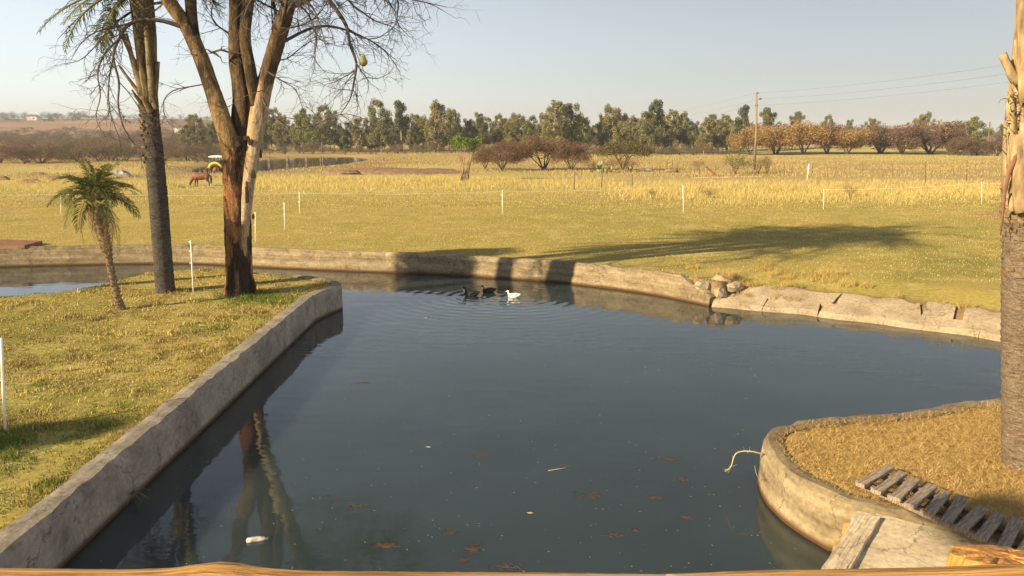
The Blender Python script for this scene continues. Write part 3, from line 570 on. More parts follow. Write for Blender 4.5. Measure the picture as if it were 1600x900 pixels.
def ringed(path, radii, n, seed, amp=.02, step=.09):
    """trunk path resampled with ring scars"""
    path = np.array(path); L = np.cumsum(np.r_[0, np.linalg.norm(np.diff(path, axis=0), axis=1)]); m = int(L[-1]/step*2); q = np.linspace(0, L[-1], m)
    P_ = np.c_[[np.interp(q, L, path[:, i]) for i in range(3)]].T; r = np.interp(q, L, radii); r = r*(1+amp*np.where(np.arange(m) % 2, 1, -1)); mb = MB(); mb.tube(P_, list(r), n, rough=.02, seed=seed); return mb

# tall palm on the island
Yp = 21.56; bx, by, bz = P(258, 456, .66); pe = empty('tall_palm', (bx, by, ground_z(bx, by)), 0, 'tall dark-trunked palm with cut leaf stubs on the island', 'palm tree')
lp = lambda px, py, dy=0: PD(px, py, by+dy)-np.array(pe.location)
path = [lp(260, 462), lp(258, 448), lp(254, 400), lp(248, 320), lp(241, 240), lp(235, 185), lp(231, 150)]
ringed(path, [.27, .255, .245, .245, .235, .225, .245], 16, 3, .012).build('trunk', M['bark_palm'], pe)
mb = MB(); mb.tube([lp(231, 156), lp(230, 120), lp(226, 60), lp(222, 10), lp(218, -40), lp(214, -80)], [.23, .22, .26, .29, .27, .2], 18, rough=.14, seed=5); mb.build('fibre_sheath', M['fibre'], pe)
def stub(px0, py0, px1, py1, w0, w1, dy0=-.2, dy1=-.35, mat='boot', name='leaf_stub', lp=lp, pe=pe):
    a = Vector(lp(px0, py0, dy0)); b = Vector(lp(px1, py1, dy1)); c = (a+b)/2+Vector((0, 0, -.05)); mb = MB(); pth = bez(a, c, b, 7); mb.tube(pth, list(np.linspace(w0, w1, 7)), 7, rough=.05, seed=int(px0), squash=.45); return mb.build(name, M[mat], pe)
for a in [(226, 160, 196, 52, .13, .07), (231, 165, 213, 60, .13, .08), (238, 160, 228, 40, .12, .08, -.25, -.4), (222, 150, 186, 102, .08, .035), (240, 165, 246, 96, .11, .09, -.15, -.1), (228, 172, 206, 140, .10, .03), (236, 176, 222, 150, .12, .06, -.25, -.33), (242, 130, 240, 42, .09, .08, .0, .0), (222, 120, 170, 10, .09, .05, 0, -.3), (244, 172, 236, 150, .11, .05, -.2, -.3)]: stub(*a[:4], a[4]*.75, a[5]*.8, *a[6:], mat='boot_dark')
rr = random.Random(4)
for k in range(90):                                        # ragged boot edges below the stubs
    f = rr.random()**1.5; px = 232+f*6; py = 165+f*95; an = rr.uniform(-2.2, 2.2); pc = lp(px, py); r = .235
    mb = MB(); mb.box((0, 0, 0), (.02, .09, .07)); o = mb.build('leaf_scar', M['scar'], pe, smooth=False, loc=(pc[0]+math.sin(an)*r, pc[1]-math.cos(an)*r, pc[2]), rot=(rr.uniform(-.4, .4), rr.uniform(.1, .7), an-1.57))
crown_fronds(pe, lp(216, -82), FR, 28, -.3, 1.15, 3, sc_=1.15)
for k, (az, el, s) in enumerate([(3.3, -.55, 1.0), (3.0, -.75, .95), (3.7, -.5, 1.0), (2.7, -.6, .9), (3.45, -.9, .85), (4.2, -.5, .9), (3.9, -.95, .8)]):
    o = link('frond', FR[k % 3], pe); o.location = lp(214, -20); o.rotation_euler = (0, -el+.15, az); o.scale = (s, s, s)

# small leaning palm
bx, by, bz = P(189, 483, .66); se = empty('small_palm', (bx, by, ground_z(bx, by)), 0, 'small leaning palm with a bushy green head on the island', 'palm tree')
lq = lambda px, py, dy=0: PD(px, py, by+dy)-np.array(se.location)
tp = [lq(190, 486), lq(185, 470), lq(176, 435), lq(168, 395), lq(160, 362), lq(154, 335), lq(152, 322)]
ringed(tp, [.10, .085, .075, .085, .13, .17, .14], 12, 6, .05, .07).build('trunk', M['scar'], se)
rr = random.Random(8)
for k in range(150):
    f = (k+.5)/150; i = min(5, int(f*6)); g = f*6-i; p = tp[i]*(1-g)+tp[i+1]*g; rad = np.interp(f*6, range(7), [.09, .08, .075, .085, .125, .165, .15]); an = k*2.39996
    mb = MB(); mb.box((0, 0, .02), (.02, .05+.04*(f > .5), .05+.05*(f > .5))); mb.build('leaf_scar', M['scar'], se, smooth=False, loc=(p[0]+math.cos(an)*rad, p[1]+math.sin(an)*rad, p[2]), rot=(0, rr.uniform(.3, .8), an))
crown_fronds(se, lq(151, 314), SF, 40, -.3, .75, 5, sc_=1.02)
crown_fronds(se, lq(152, 325), SFD, 7, -.5, -.2, 6, 'dry_frond')

# big palm at the right edge
bx, by, bz = P(1601, 728, .66); re_ = empty('big_palm', (bx, by, ground_z(bx, by)), 0, 'thick tan palm trunk with shaggy boots at the right edge', 'palm tree')
lr = lambda px, py, dy=0: PD(px, py, by+dy)-np.array(re_.location)
ringed([lr(1601, 745), lr(1601, 700), lr(1602, 600), lr(1603, 480), lr(1604, 380), lr(1604, 310)], [.27, .265, .27, .275, .265, .26], 28, 9, .022, .10).build('trunk', M['bark_rpalm'], re_)
mb = MB(); mb.tube([lr(1604, 345), lr(1604, 320), lr(1604, 260), lr(1606, 190), lr(1608, 120), lr(1612, 40), lr(1614, -60)], [.26, .285, .27, .24, .2, .17, .14], 20, rough=.06, seed=5); mb.build('fibre_sheath', M['boot'], re_)
def stub2(*a, **k): return stub(*a, lp=lr, pe=re_, **k)
stub2(1592, 130, 1566, 84, .055, .05, -.1, -.05); stub2(1604, 160, 1596, -60, .10, .06, -.22, -.18); stub2(1590, 300, 1578, 150, .12, .05, -.2, -.1); stub2(1602, 330, 1590, 210, .14, .10, -.26, -.24); stub2(1612, 330, 1606, 190, .14, .10, -.26, -.26); stub2(1586, 330, 1583, 255, .09, .05, -.2, -.12); stub2(1598, 120, 1588, 62, .07, .03, -.1, -.1); stub2(1612, 240, 1616, 60, .12, .08, -.24, -.2)
rr = random.Random(14)
for k in range(60):                                        # curled fibres and rough boot ends
    py = rr.uniform(120, 360); px = 1585+rr.uniform(-14, 10); a = lr(px, py, -.15); b = a+np.array((rr.uniform(-.16, .06), rr.uniform(-.1, .02), rr.uniform(-.12, .12))); mb = MB(); mb.tube(bez(a, (a+b)/2+np.array((-.05, 0, .06)), b, 6), list(np.linspace(.006, .002, 6)), 4); mb.build('fibre', M['fibre'], re_)
for k in range(70):
    py = rr.uniform(296, 372)if k < 50 else rr.uniform(372, 440); an = rr.uniform(-1.9, 1.2); pc = lr(1604, py); mb = MB(); mb.box((0, 0, 0), (.03, rr.uniform(.06, .16), rr.uniform(.03, .08))); mb.build('leaf_scar', M['scar'], re_, smooth=False, loc=(pc[0]+math.sin(an)*.272, pc[1]-math.cos(an)*.272, pc[2]), rot=(rr.uniform(-.2, .2), rr.uniform(-.2, .6), an-1.57))
mb = MB(); mb.tube([lr(1590, 240, -.27), lr(1577, 268, -.28), lr(1570, 300, -.25), lr(1567, 335, -.2), lr(1563, 368, -.2)], [.035, .03, .022, .015, .006], 6, squash=.4); mb.build('hanging_sheath', M['rust'], re_)
crown_fronds(re_, lr(1616, -150), FR, 40, -.1, 1.2, 9)
for az, el in ():
    o = link('frond', FR[1], re_); o.location = lr(1612, -70); o.rotation_euler = (0, -el, az); o.scale = (.75,)*3

# ------------------------------------------------------------------ forked dead-barked tree on the island
bx, by, bz = P(374, 460, .66); te = empty('forked_tree', (bx, by, ground_z(bx, by)), 0, 'big leafless forked tree with peeling orange bark on the island', 'tree')
lt = lambda px, py, dy=0: PD(px, py, by+dy)-np.array(te.location)
def smooth_path(pts, rad, step=.12):
    pts = [np.array(p, float) for p in pts]; n = len(pts); ext = [2*pts[0]-pts[1]]+pts+[2*pts[-1]-pts[-2]]; out = []; rr_ = []
    for i in range(1, n):
        p0, p1, p2, p3 = ext[i-1:i+3]; k = max(1, int(np.linalg.norm(p2-p1)/step))
        for j in range(k+(i == n-1)):
            t = j/k; out.append(.5*((2*p1)+(-p0+p2)*t+(2*p0-5*p1+4*p2-p3)*t*t+(-p0+3*p1-3*p2+p3)*t**3)); rr_.append(rad[i-1]*(1-t)+rad[i]*t)
    return out, rr_
def gnarly(pts, rad, mat, name, seed=0, n=16, lump=.10, flare=None):
    n = n*2; pth, rd = smooth_path(pts, rad, .06); rg = np.random.default_rng(seed); ph = rg.random((5, 2))*6.28; mb = MB(); mb.tube(pth, rd, n)
    V = np.array(mb.v); m = len(pth); W_ = V.reshape(m, n, 3); cen = np.array(pth)[:, None, :]; off = W_-cen
    an = np.arange(n)/n*6.283; zz = np.arange(m)*.06; ii, kk = np.meshgrid(np.arange(m), np.arange(n), indexing='ij'); rid = fbm(kk*1.0+seed*13, ii*.16, 2.6, seed+3)-.5+.6*(fbm(kk*.5, ii*.35, 4, seed+9)-.5)
    g = 1+lump*(np.sin(an[None]*2+zz[:, None]*1.1+ph[0, 0])*.6+np.sin(an[None]*3-zz[:, None]*1.7+ph[1, 0])*.5+np.sin(an[None]*5+zz[:, None]*.6+ph[2, 0])*.35*1.0)+rid*.26+rg.normal(size=(m, n))*.012
    if flare: g = g*(1+flare*np.exp(-zz[:, None]/.22)*(1+.5*np.sin(an[None]*5+ph[3, 0])))
    mb.v = [tuple(p) for p in (cen+off*g[..., None]).reshape(-1, 3)]; return mb.build(name, M[mat], te), pth, rd
_, trunk_p, _ = gnarly([lt(374, 470), lt(374, 452), lt(374, 400), lt(372, 340), lt(370, 285), lt(372, 240), lt(376, 212)], [.40, .37, .34, .33, .33, .35, .33], 'bark', 'trunk', 1, 22, .07, .28)
limbs = []
for pts, rad, mat, sd_ in [
    ([lt(364, 262, -.08), lt(358, 222, -.12), lt(343, 175, -.1), lt(324, 120), lt(309, 80), lt(291, 40, .1), lt(264, 0, .1), lt(238, -50, .2), lt(196, -140, .4), lt(150, -230, .6)], [.20, .235, .225, .20, .19, .18, .17, .14, .09, .04], 'bark_gold', 2),
    ([lt(306, 72, .1), lt(300, 30, .2), lt(298, -10, .3), lt(302, -70, .4), lt(292, -180, .6), lt(300, -260, .8)], [.14, .14, .135, .12, .07, .03], 'bark_dark', 21),
    ([lt(380, 240, .1), lt(379, 190, .15), lt(380, 150, .2), lt(372, 95, .2), lt(371, 40, .25), lt(370, -20, .3), lt(362, -110, .2), lt(372, -220, 0), lt(360, -300, -.2)], [.24, .26, .25, .23, .22, .2, .15, .08, .03], 'bark_dark', 3),
    ([lt(400, 165, -.1), lt(392, 115, -.15), lt(384, 70, -.1), lt(385, 30, -.1), lt(394, -20, -.2), lt(420, -110, -.6), lt(440, -220, -.9)], [.13, .15, .14, .13, .12, .09, .03], 'bark_dark', 4),
    ([lt(378, 440, -.15), lt(381, 390, -.2), lt(384, 340, -.22), lt(389, 285, -.2), lt(396, 235, -.12), lt(402, 195, -.05), lt(407, 160, -.02), lt(412, 135), lt(422, 100), lt(437, 52), lt(452, 4), lt(470, -50, .2), lt(505, -130, .3), lt(520, -230, .5)], [.03, .075, .115, .15, .185, .22, .235, .225, .21, .195, .175, .15, .10, .04], 'limbmix', 5)]:
    _, p_, r_ = gnarly(pts, rad, mat, 'limb', sd_, 14, .05); limbs.append((p_, r_))
for px, py, w_, h_, dy in [(397, 272, .10, .22, -.33), (407, 235, .05, .42, -.15), (392, 222, .16, .16, -.3), (386, 300, .10, .6, -.36), (385, 215, .16, .14, -.26), (368, 420, .05, .3, -.37), (397, 445, .10, .45, -.15), (356, 450, .12, .2, -.3), (388, 380, .06, .4, -.36), (372, 225, .14, .16, -.33), (396, 338, .10, .16, -.26)]:
    mb = MB(); rf = random.Random(px*7+py); L_ = [(rf.uniform(-.5, -.2)*w_, -h_*.5), (rf.uniform(.1, .5)*w_, -h_*.45), (rf.uniform(.3, .6)*w_, -h_*.1), (rf.uniform(.2, .5)*w_, h_*.25), (rf.uniform(-.1, .2)*w_, h_*.5), (rf.uniform(-.5, -.3)*w_, h_*.2), (rf.uniform(-.6, -.4)*w_, -h_*.15)]
    mb.add([(x_, -.035+.02*abs(x_)/w_, z_) for x_, z_ in L_]+[(x_*.9, .03, z_*.9) for x_, z_ in L_], [tuple(range(7)), tuple(range(13, 6, -1))]+[(k, k+7, (k+1) % 7+7, (k+1) % 7) for k in range(7)]); mb.build('bark_flake', M['bark_dark'] if rf.random() < .7 else M['bark'], te, smooth=False, loc=lt(px, py, dy))
# drooping branches: guided leaders, then random twigs on every leader
twg = MB(); rt = random.Random(31); leaders = []
def leader(pts, r0, r1): 
    pth, rd = smooth_path(pts, list(np.linspace(r0, r1, len(pts))), .14); twg.tube(pth, rd, 5, cap=False); leaders.append((pth, rd))
D = lambda L, d0=0, d1=0: [lt(x, y, d0+(d1-d0)*i/(len(L)-1)) for i, (x, y) in enumerate(L)]
leader(D([(284, 42), (255, 33), (228, 31), (203, 37), (187, 60), (177, 88), (186, 128), (185, 165), (196, 205), (222, 238)], 0, -1.2), .062, .010)
leader(D([(203, 37), (175, 43), (150, 50), (128, 66), (112, 92)], -.6, -1.4), .03, .006)
leader(D([(187, 60), (163, 85), (153, 115), (157, 150), (150, 185), (166, 215)], -.8, -1.5), .03, .006)
leader(D([(177, 88), (170, 130), (172, 175), (186, 215), (190, 240)], -1, -.6), .02, .006)
leader(D([(262, 2), (225, 10), (190, 28), (160, 60), (128, 92), (100, 100)], .3, 1.2), .04, .006)
leader(D([(240, -46), (200, -30), (160, -5), (120, 30), (90, 62)], .4, 1.6), .045, .006)
leader(D([(186, 128), (205, 150), (228, 190), (240, 230)], -1, -1.6), .016, .005)
leader(D([(330, 130), (300, 135), (270, 142), (255, 160), (262, 190), (285, 205)], 0, -.5), .02, .005)
leader(D([(345, 90), (325, 78), (330, 82), (345, 78), (362, 84)], -.2, -.2), .02, .03)
leader(D([(480, -60), (500, -20), (528, 19), (541, 40), (547, 69), (557, 99), (553, 129), (547, 155), (535, 174)], -.4, -1.0), .07, .010)
leader(D([(557, 99), (562, 107), (573, 121), (589, 123), (607, 115), (616, 104)], -.8, -1.1), .02, .005)
leader(D([(560, 102), (547, 114), (524, 115), (509, 112), (497, 102)], -.8, -.4), .016, .004)
leader(D([(554, 111), (535, 122), (520, 129), (508, 132), (500, 150)], -.8, -1.2), .014, .004)
leader(D([(551, 141), (520, 138), (489, 125)], -.9, -.7), .012, .004)
leader(D([(520, -50), (544, 0), (569, 21), (587, 33), (613, 42), (634, 56)], 0, .6), .035, .005)
leader(D([(541, 42), (564, 59), (587, 60), (604, 51), (622, 33), (630, 10)], -.6, -.2), .02, .006)
leader(D([(508, -120), (560, -60), (610, -20), (622, 5), (621, 35), (640, 58)], .3, .8), .04, .006)
leader(D([(409, 152), (420, 172), (440, 190), (460, 200), (490, 195), (520, 182), (540, 178), (562, 183), (592, 197)], -.2, -1.4), .03, .005)
leader(D([(440, 45), (462, 42), (490, 30), (510, 5), (525, -25)], -.2, .3), .025, .008)
leader(D([(425, 95), (448, 92), (470, 75), (492, 62), (512, 64)], 0, .6), .022, .006)
leader(D([(418, 112), (440, 126), (462, 140), (470, 160), (476, 180)], -.3, -.8), .02, .005)
leader(D([(455, 0), (480, 20), (495, 55), (492, 90), (505, 110)], -.2, -.9), .03, .005)
leader(D([(470, -50), (520, -45), (580, -40), (640, -10), (655, 8)], .2, 1.0), .04, .005)
leader(D([(372, 60), (340, 40), (330, 20), (338, -10)], .2, 1), .03, .01)
leader(D([(413, 140), (385, 150), (352, 168), (330, 160)], -.4, -.9), .014, .004)
for p_, r_ in limbs:                                       # the crown above the frame
    n_ = len(p_)
    for k in range(26):
        i = int(n_*rt.uniform(.55, .99)); a = np.array(p_[i]); an = rt.random()*6.28; L = rt.uniform(1.2, 3.4); b = a+np.array((math.cos(an)*L, math.sin(an)*L*.9, rt.uniform(-.3, 1.6)))
        c = b+np.array((math.cos(an)*L*.35, math.sin(an)*L*.35, rt.uniform(-1.0, .1)))
        if a[2] < 5.2: continue
        leader([a, (a+b)/2+np.array((0, 0, .4)), b, c], .05, .008)
def twig(p, d, L, r, depth):
    n = 5; pts = [p]; q = np.array(p); d = np.array(d)
    for i in range(n):
        d = d+np.array([rt.gauss(0, .22), rt.gauss(0, .22), rt.gauss(0, .2)-.06]); d /= np.linalg.norm(d); q = q+d*L/n; pts.append(q)
    twg.tube(pts, list(np.linspace(r, r*.35, n+1)), 3, cap=False)
    if depth > 0:
        for k in range(rt.choice([2, 3, 3, 4])):
            i = rt.randrange(1, n+1); e = d+np.array([rt.gauss(0, .9), rt.gauss(0, .9), rt.gauss(0, .7)]); twig(pts[i], e/np.linalg.norm(e), L*rt.uniform(.35, .6), r*.6, depth-1)
for pth, rd in leaders:
    tot = len(pth)*.14
    for k in range(int(tot*4.6)+3):
        i = rt.randrange(len(pth)//6, len(pth)); d = np.array(pth[min(i+1, len(pth)-1)])-np.array(pth[max(i-1, 0)]); d = d/(np.linalg.norm(d)+1e-9)+np.array([rt.gauss(0, .8), rt.gauss(0, .8), rt.gauss(0, .6)])
        twig(pth[i], d/np.linalg.norm(d), rt.uniform(.35, 1.1), min(.0135, rd[i]*.65), 2 if rt.random() < .6 else 1)
o = twg.build('twigs', M['twigbark'], te); o['kind'] = 'stuff'
# weaver nest
ne = empty('weaver_nest', lt(568, 95, -.85)+np.array(te.location), 0, 'woven olive bird nest hanging from a thin right-hand twig', 'bird nest')
mb = MB(); mb.tube([(0, 0, .17), (.005, 0, .12), (0, 0, .05), (0, 0, -.03), (0, 0, -.09), (.01, 0, -.13)], [.012, .035, .075, .098, .085, .03], 12, rough=.08, seed=2)
nm_ = nmat('woven_grass', [(.3, (.12, .11, .04)), (.5, (.26, .24, .08)), (.75, (.40, .36, .15))], 30, (1, 1, 3), bd=.03); mb.build('nest_body', nm_, ne)
mb = MB()
for k in range(60):
    an = rt.random()*6.28; z = rt.uniform(-.12, .13); r = .1*math.cos(z*6); a = np.array((math.cos(an)*r, math.sin(an)*r, z)); mb.tube([a, a+np.array((rt.gauss(0, .03), rt.gauss(0, .03), rt.gauss(0, .04)))+a*.15], [.003, .0015], 3, cap=False)
mb.tube([(0, 0, .16), (-.02, 0, .2), (-.06, 0, .215)], [.006, .006, .005], 4); mb.build('loose_straw', nm_, ne)

# ------------------------------------------------------------------ shade trees that stand outside the frame on the left and cast the shadows seen in the picture
def shade_tree(x, y, H, zc, rw, rh, seed, label, off=0):
    rg = np.random.default_rng(seed); e = empty('shade_tree', (x, y, ground_z(x, y)), 0, label, 'tree'); mb = MB(); mb.tube(bez((off*.515, -off*.857, -.1), (off*.515, -off*.857, zc*.75), (0, 0, zc), 8), list(np.linspace(.28, .08, 8)), 8)
    cs = clump_points(26, (0, 0, zc), (rw*.75, rw*.75, rh*.75), rg, .6)
    for c in cs[:12]: mb.tube(bez((0, 0, zc*.97), c*.6+np.array((0, 0, zc*.38)), c, 5), [.09, .07, .05, .03, .015], 5, cap=False)
    pts = np.concatenate([clump_points(320, c, (rw*.42, rw*.42, rh*.36), rg) for c in cs]); V, Fq = quads(pts, .11*rg.uniform(.7, 1.4, len(pts)), .45, rg=rg); t = rg.random((len(pts), 1))
    mb.build('trunk', M['bark_dark'], e); link('crown', np_mesh('crown', V, Fq, M['leaf'], np.repeat(np.array((.05, .07, .02))*(1-t)+np.array((.12, .14, .04))*t, 4, 0)), e)
TANE = math.tan(SUN_EL); DX, DY = math.cos(SUN_AZ), math.sin(SUN_AZ)
def shade_from(target, t): return target[0]-DX*t, target[1]-DY*t, target[2]+TANE*t
x, y, z = shade_from((-2.0, 28.2, .4), 21); shade_tree(x, y, z+2, z-.7, 1.35, 1.9, 401, 'leafy tree outside the left of the picture, its shade falling on the far wall')
x, y, z = shade_from((-7.0, 10.9, .7), 20); shade_tree(x, y, z+2, z-.7, .7, .6, 402, 'leafy tree outside the left of the picture, its shade falling on the near lawn')
x, y, z = shade_from((5.5, 8.35, .7), 22); shade_tree(x, y, z+2, z-.7, .62, .28, 403, 'leafy tree behind the railing, its shade falling on the slatted ramp', 2.2)

# ------------------------------------------------------------------ white fence posts and tape
def fence_post(px, yt, yb, label, group=None, r=.026, name='fence_post', mat='white', lean=0):
    b = P(px, yb, G); b[2] = ground_z(b[0], b[1]); t = PD(px+lean, yt, b[1]); h = t[2]-b[2]
    e = empty(name, b, 0, label, 'fence post', group); mb = MB(); q = t-b; mb.tube([(0, 0, -.1), q*.5, q*.97, q], [r, r, r*.95, r*.6], 8); mb.build('shaft', M[mat], e)
    mb = MB()
    for f in (.55, .78, .95): mb.tube([q*f+np.array((-.05, 0, 0)), q*f+np.array((-.055, -.01, .03)), q*f+np.array((-.02, 0, .035))], [.008]*3, 5); mb.tube([q*f+np.array((-.05, 0, 0)), q*f+np.array((.0, 0, 0))], [.008]*2, 5)
    mb.build('hooks', M[mat], e); return b+q*.95
tops = {}
for px, yt, yb, lean, lab in [(95, 302, 336, 0, 'white plastic fence post left of the small palm'), (468, 300, 336, 0, 'white fence post farthest back in the row right of the forked tree'), (445, 316, 358, -1, 'middle white fence post right of the forked tree'), (399, 331, 378, 0, 'white fence post just right of the forked trunk, by the far wall'),
    (302, 375, 456, -4, 'white fence post on the island between palm and forked tree'), (7, 528, 672, -5, 'nearest white fence post at the left edge of the lawn'), (785, 297, 336, 0, 'white fence post alone in mid field below the thorn thickets'), (1068, 288, 333, -1, 'white fence post in front of the tall straw'), (1287, 295, 327, 0, 'white fence post at the left end of the low tape rail'), (1534, 284, 320, 0, 'white fence post near the right-hand palm')]:
    tops[px] = fence_post(px, yt, yb, lab, None, 0.019 if px not in (7, 302) else .021, lean=lean)
def tape(name, pts, label, r=.0035):
    mb = MB(); out = []
    for a, b in zip(pts[:-1], pts[1:]):
        for i in range(9):
            t = i/8; p = np.array(a)*(1-t)+np.array(b)*t; p = p-np.array((0, 0, .10*4*t*(1-t))); out.append(p)
    mb.tube(out, [r]*len(out), 4); return tag(mb.build(name, M['tape']), label, 'fence')
t0 = tops[95]; tape('fence_tape', [t0-np.array((14, -1, 0)), t0, tops[468], tops[785], tops[1068]], 'thin white tape strung along the far fence posts')
tape('fence_tape', [tops[1287], tops[1534], tops[1534]+np.array((6, 1, 0))], 'low tape rail strung between the two right-hand white posts', .010)
# old wire fence further out
WF = [(897, 268, 296), (940, 262, 293), (988, 272, 294), (1018, 260, 271), (1030, 259, 271), (1085, 257, 273), (1092, 257, 274), (1117, 259, 272), (1225, 252, 276), (1237, 256, 275), (1270, 256, 273), (1306, 254, 277), (1348, 252, 268), (1395, 254, 277), (1446, 253, 288), (1510, 250, 288)]
NM = ['leftmost', 'second', 'third']
for i, (px, yt, yb) in enumerate(WF):
    lab = ['leftmost brown fence stake below the thorn thickets', 'taller brown fence stake below the prickly pear', 'brown fence stake right of the prickly pear'][i] if i < 3 else {1446: 'dark fence stake in the straw, second from the right-hand palm', 1510: 'dark fence stake with a ragged top next to the right-hand palm'}.get(px, 'thin brown stake in the old wire fence across the dry field')
    fence_post(px, yt, yb, lab, None if (i < 3 or px in (1446, 1510)) else 'stakes of the old wire fence', .035 if px in (897, 940, 988, 1225, 1446, 1510) else .03, 'fence_stake', 'post', lean=rnd.uniform(-1, 2))
fence_post(1261, 256, 284, 'pale leaning stake among the brown fence stakes right of the utility pole', None, .05, 'fence_stake', 'white', 3)
mb = MB(); zs = ground_z(20, 84)
for k in (.35, .75, 1.1): mb.tube([PD(1000, 270, 84)*np.array((1, 1, 0))+np.array((0, 0, zs+k)), PD(1240, 270, 82)*np.array((1, 1, 0))+np.array((0, 0, zs+k)), PD(1520, 280, 66)*np.array((1, 1, 0))+np.array((0, 0, zs+k))], [.006]*3, 3)
tag(mb.build('fence_wire', M['post']), 'thin rusty wires of the old fence across the dry field', 'fence')
# stump posts with rubble, leaning plank, brick edging, blue-grey rock
b = P(1049, 270, G); e = empty('post_cluster', (b[0], b[1], ground_z(b[0], b[1])), 0, 'dark upright posts standing in a small rubble heap', 'posts')
for dx, h in ((-.5, 1.35), (.05, 1.35), (.55, 1.0)): mb = MB(); mb.tube([(dx, 0, -.1), (dx+.02, 0, h)], [.05, .045], 7); mb.build('post', M['post'], e)
mb = MB(); mb.ball((0, 0, .1), (.75, .5, .3), 12, 6, .2, 4); mb.build('rubble', M['soil'], e, smooth=False)
b = P(1112, 277, G); e = b+np.array((0, 0, .1)); mb = MB(); A_ = PD(1103, 260, b[1]); B_ = PD(1123, 277, b[1]); v = Vector(A_-B_); m3 = v.to_track_quat('X', 'Z').to_matrix(); mb.box((A_+B_)/2, (v.length, .2, .16), M=m3); tag(mb.build('leaning_plank', M['rust'], smooth=False), 'rust-coloured beam leaning out of the grass near the green bush', 'beam')
e = empty('brick_edging', (*P(1130, 279, G)[:2], .7), 0, 'row of pale bricks laid on edge behind the tall straw', 'bricks'); mb = MB(); mb.box((0, 0, 0), (.09, .10, .12)); bm_ = mb.mesh('brick', M['brick'], False)
for k in range(38): p = P(1082+k*2.9, 279-.06*k*.5, G); link('brick', bm_, e, loc=(p[0]-e.location.x, p[1]-e.location.y, ground_z(p[0], p[1])-.7+.02), rot=(rnd.uniform(-.2, .2), rnd.uniform(-.2, .2), rnd.uniform(-.2, .2)))
def rock(name, px, py, w_, h_, mat, label, seed, cat='rock', dz=0):
    b = P(px, py, G); mb = MB(); mb.ball((0, 0, 0), (w_/2, w_*.35, h_), 12, 8, .12, seed); return tag(mb.build(name, mat, smooth=False, loc=(b[0], b[1], ground_z(b[0], b[1])+dz)), label, cat)
rock('pale_rock', 1008, 268, 1.7, .35, M['stone'], 'low blue-grey rock right of the flat-topped thorn tree', 3)
rock('domed_rock', 190, 276, 2.0, .72, M['stone'], 'grey domed rock heap behind the small palm head', 5)
for i, (px, py, w_, h_, lab) in enumerate([(2, 281, 1.6, .35, 'dark soil mound at the far left edge of the field'), (48, 285, 2.2, .3, 'low soil mound below the bush belt, left of the small palm'), (60, 273, 1.5, .25, 'small soil mound close below the bush belt'), (85, 279, 1.8, .28, 'soil mound right of the other left-hand mounds'), (590, 268, 9, .55, 'long dark soil heap on the bank right of the far pond'), (655, 270, 11, .5, 'long low soil heap left of the green-leaved shrub'), (535, 272, 4, .5, 'rounded soil heap beside the far pond posts'), (165, 283, .9, .18, 'tiny soil mound by the small palm head')]): rock('soil_mound', px, py, w_, h_, M['soil'], lab, i+20, 'mound')
# far pond pillars
for px, yt, yb, lab in [(449, 245, 256, 'white concrete pillar standing in the far pond, left of the others'), (478.5, 245, 256, 'white concrete pillar in the middle of the far pond'), (501, 245, 256, 'left one of the paired white pillars in the far pond'), (504.5, 245, 256, 'right one of the paired white pillars in the far pond'), (420, 245, 250, 'small white pillar beside the forked trunk at the far pond')]:
    p = PD(px, yb, 122); mb = MB(); mb.box((0, 0, -.2), (.30 if px < 500 else .18, .3, 1.9)); mb.box((0, 0, .78), (.38 if px < 500 else .22, .36, .14)); o = mb.build('pillar', M['concrete_far'], smooth=False, loc=(p[0], 122, zf)); tag(o, lab, 'pillar')
# utility pole, wires, bird
b = P(1178, 267, G); zb = ground_z(b[0], b[1]); pe2 = empty('utility_pole', (b[0], b[1], zb), 0, 'wooden utility pole with three side insulators in the dry field', 'utility pole'); tp_ = PD(1182, 144, b[1]); hh = tp_[2]-zb
mb = MB(); mb.tube([(0, 0, -.2), (.02, 0, hh*.5), (tp_[0]-b[0], 0, hh)], [.15, .13, .10], 10); mb.build('shaft', nmat('pole_wood', [(.3, (.16, .11, .075)), (.7, (.28, .21, .15))], 3, (1, 1, .2), bd=0), pe2)
att = []
for k, (sx, dz) in enumerate(((-1, .1), (1, .72), (-1, 1.4))):
    z_ = hh-dz; mb = MB(); mb.tube([(.05, 0, z_), (.05+sx*.33, 0, z_)], [.05, .075], 8); mb.build('insulator', nmat('dark_ceramic', [(.3, (.03, .025, .022)), (.7, (.06, .05, .045))], 3, bd=0, rough=.4), pe2); att.append(np.array((b[0]+.05+sx*.35, b[1], zb+z_)))
for k, (a, yr) in enumerate(zip(att, (93, 108, 122))):
    q = PD(1640, yr-2, 58); mb = MB(); pts = []
    for i in range(21): t = i/20; pts.append(a*(1-t)+q*t-np.array((0, 0, 1.2*t*(1-t))))
    q2 = PD(900, 205+6*k, 210); 
    for i in range(1, 15): t = i/14; pts.insert(0, a*(1-t)+q2*t-np.array((0, 0, 2.0*t*(1-t))))
    mb.tube(pts, [.004]*14+[.0075]*(len(pts)-14), 3); tag(mb.build('power_line', M['twigbark']), ['topmost', 'middle', 'lowest'][k]+' thin power line running right from the utility pole', 'wire')
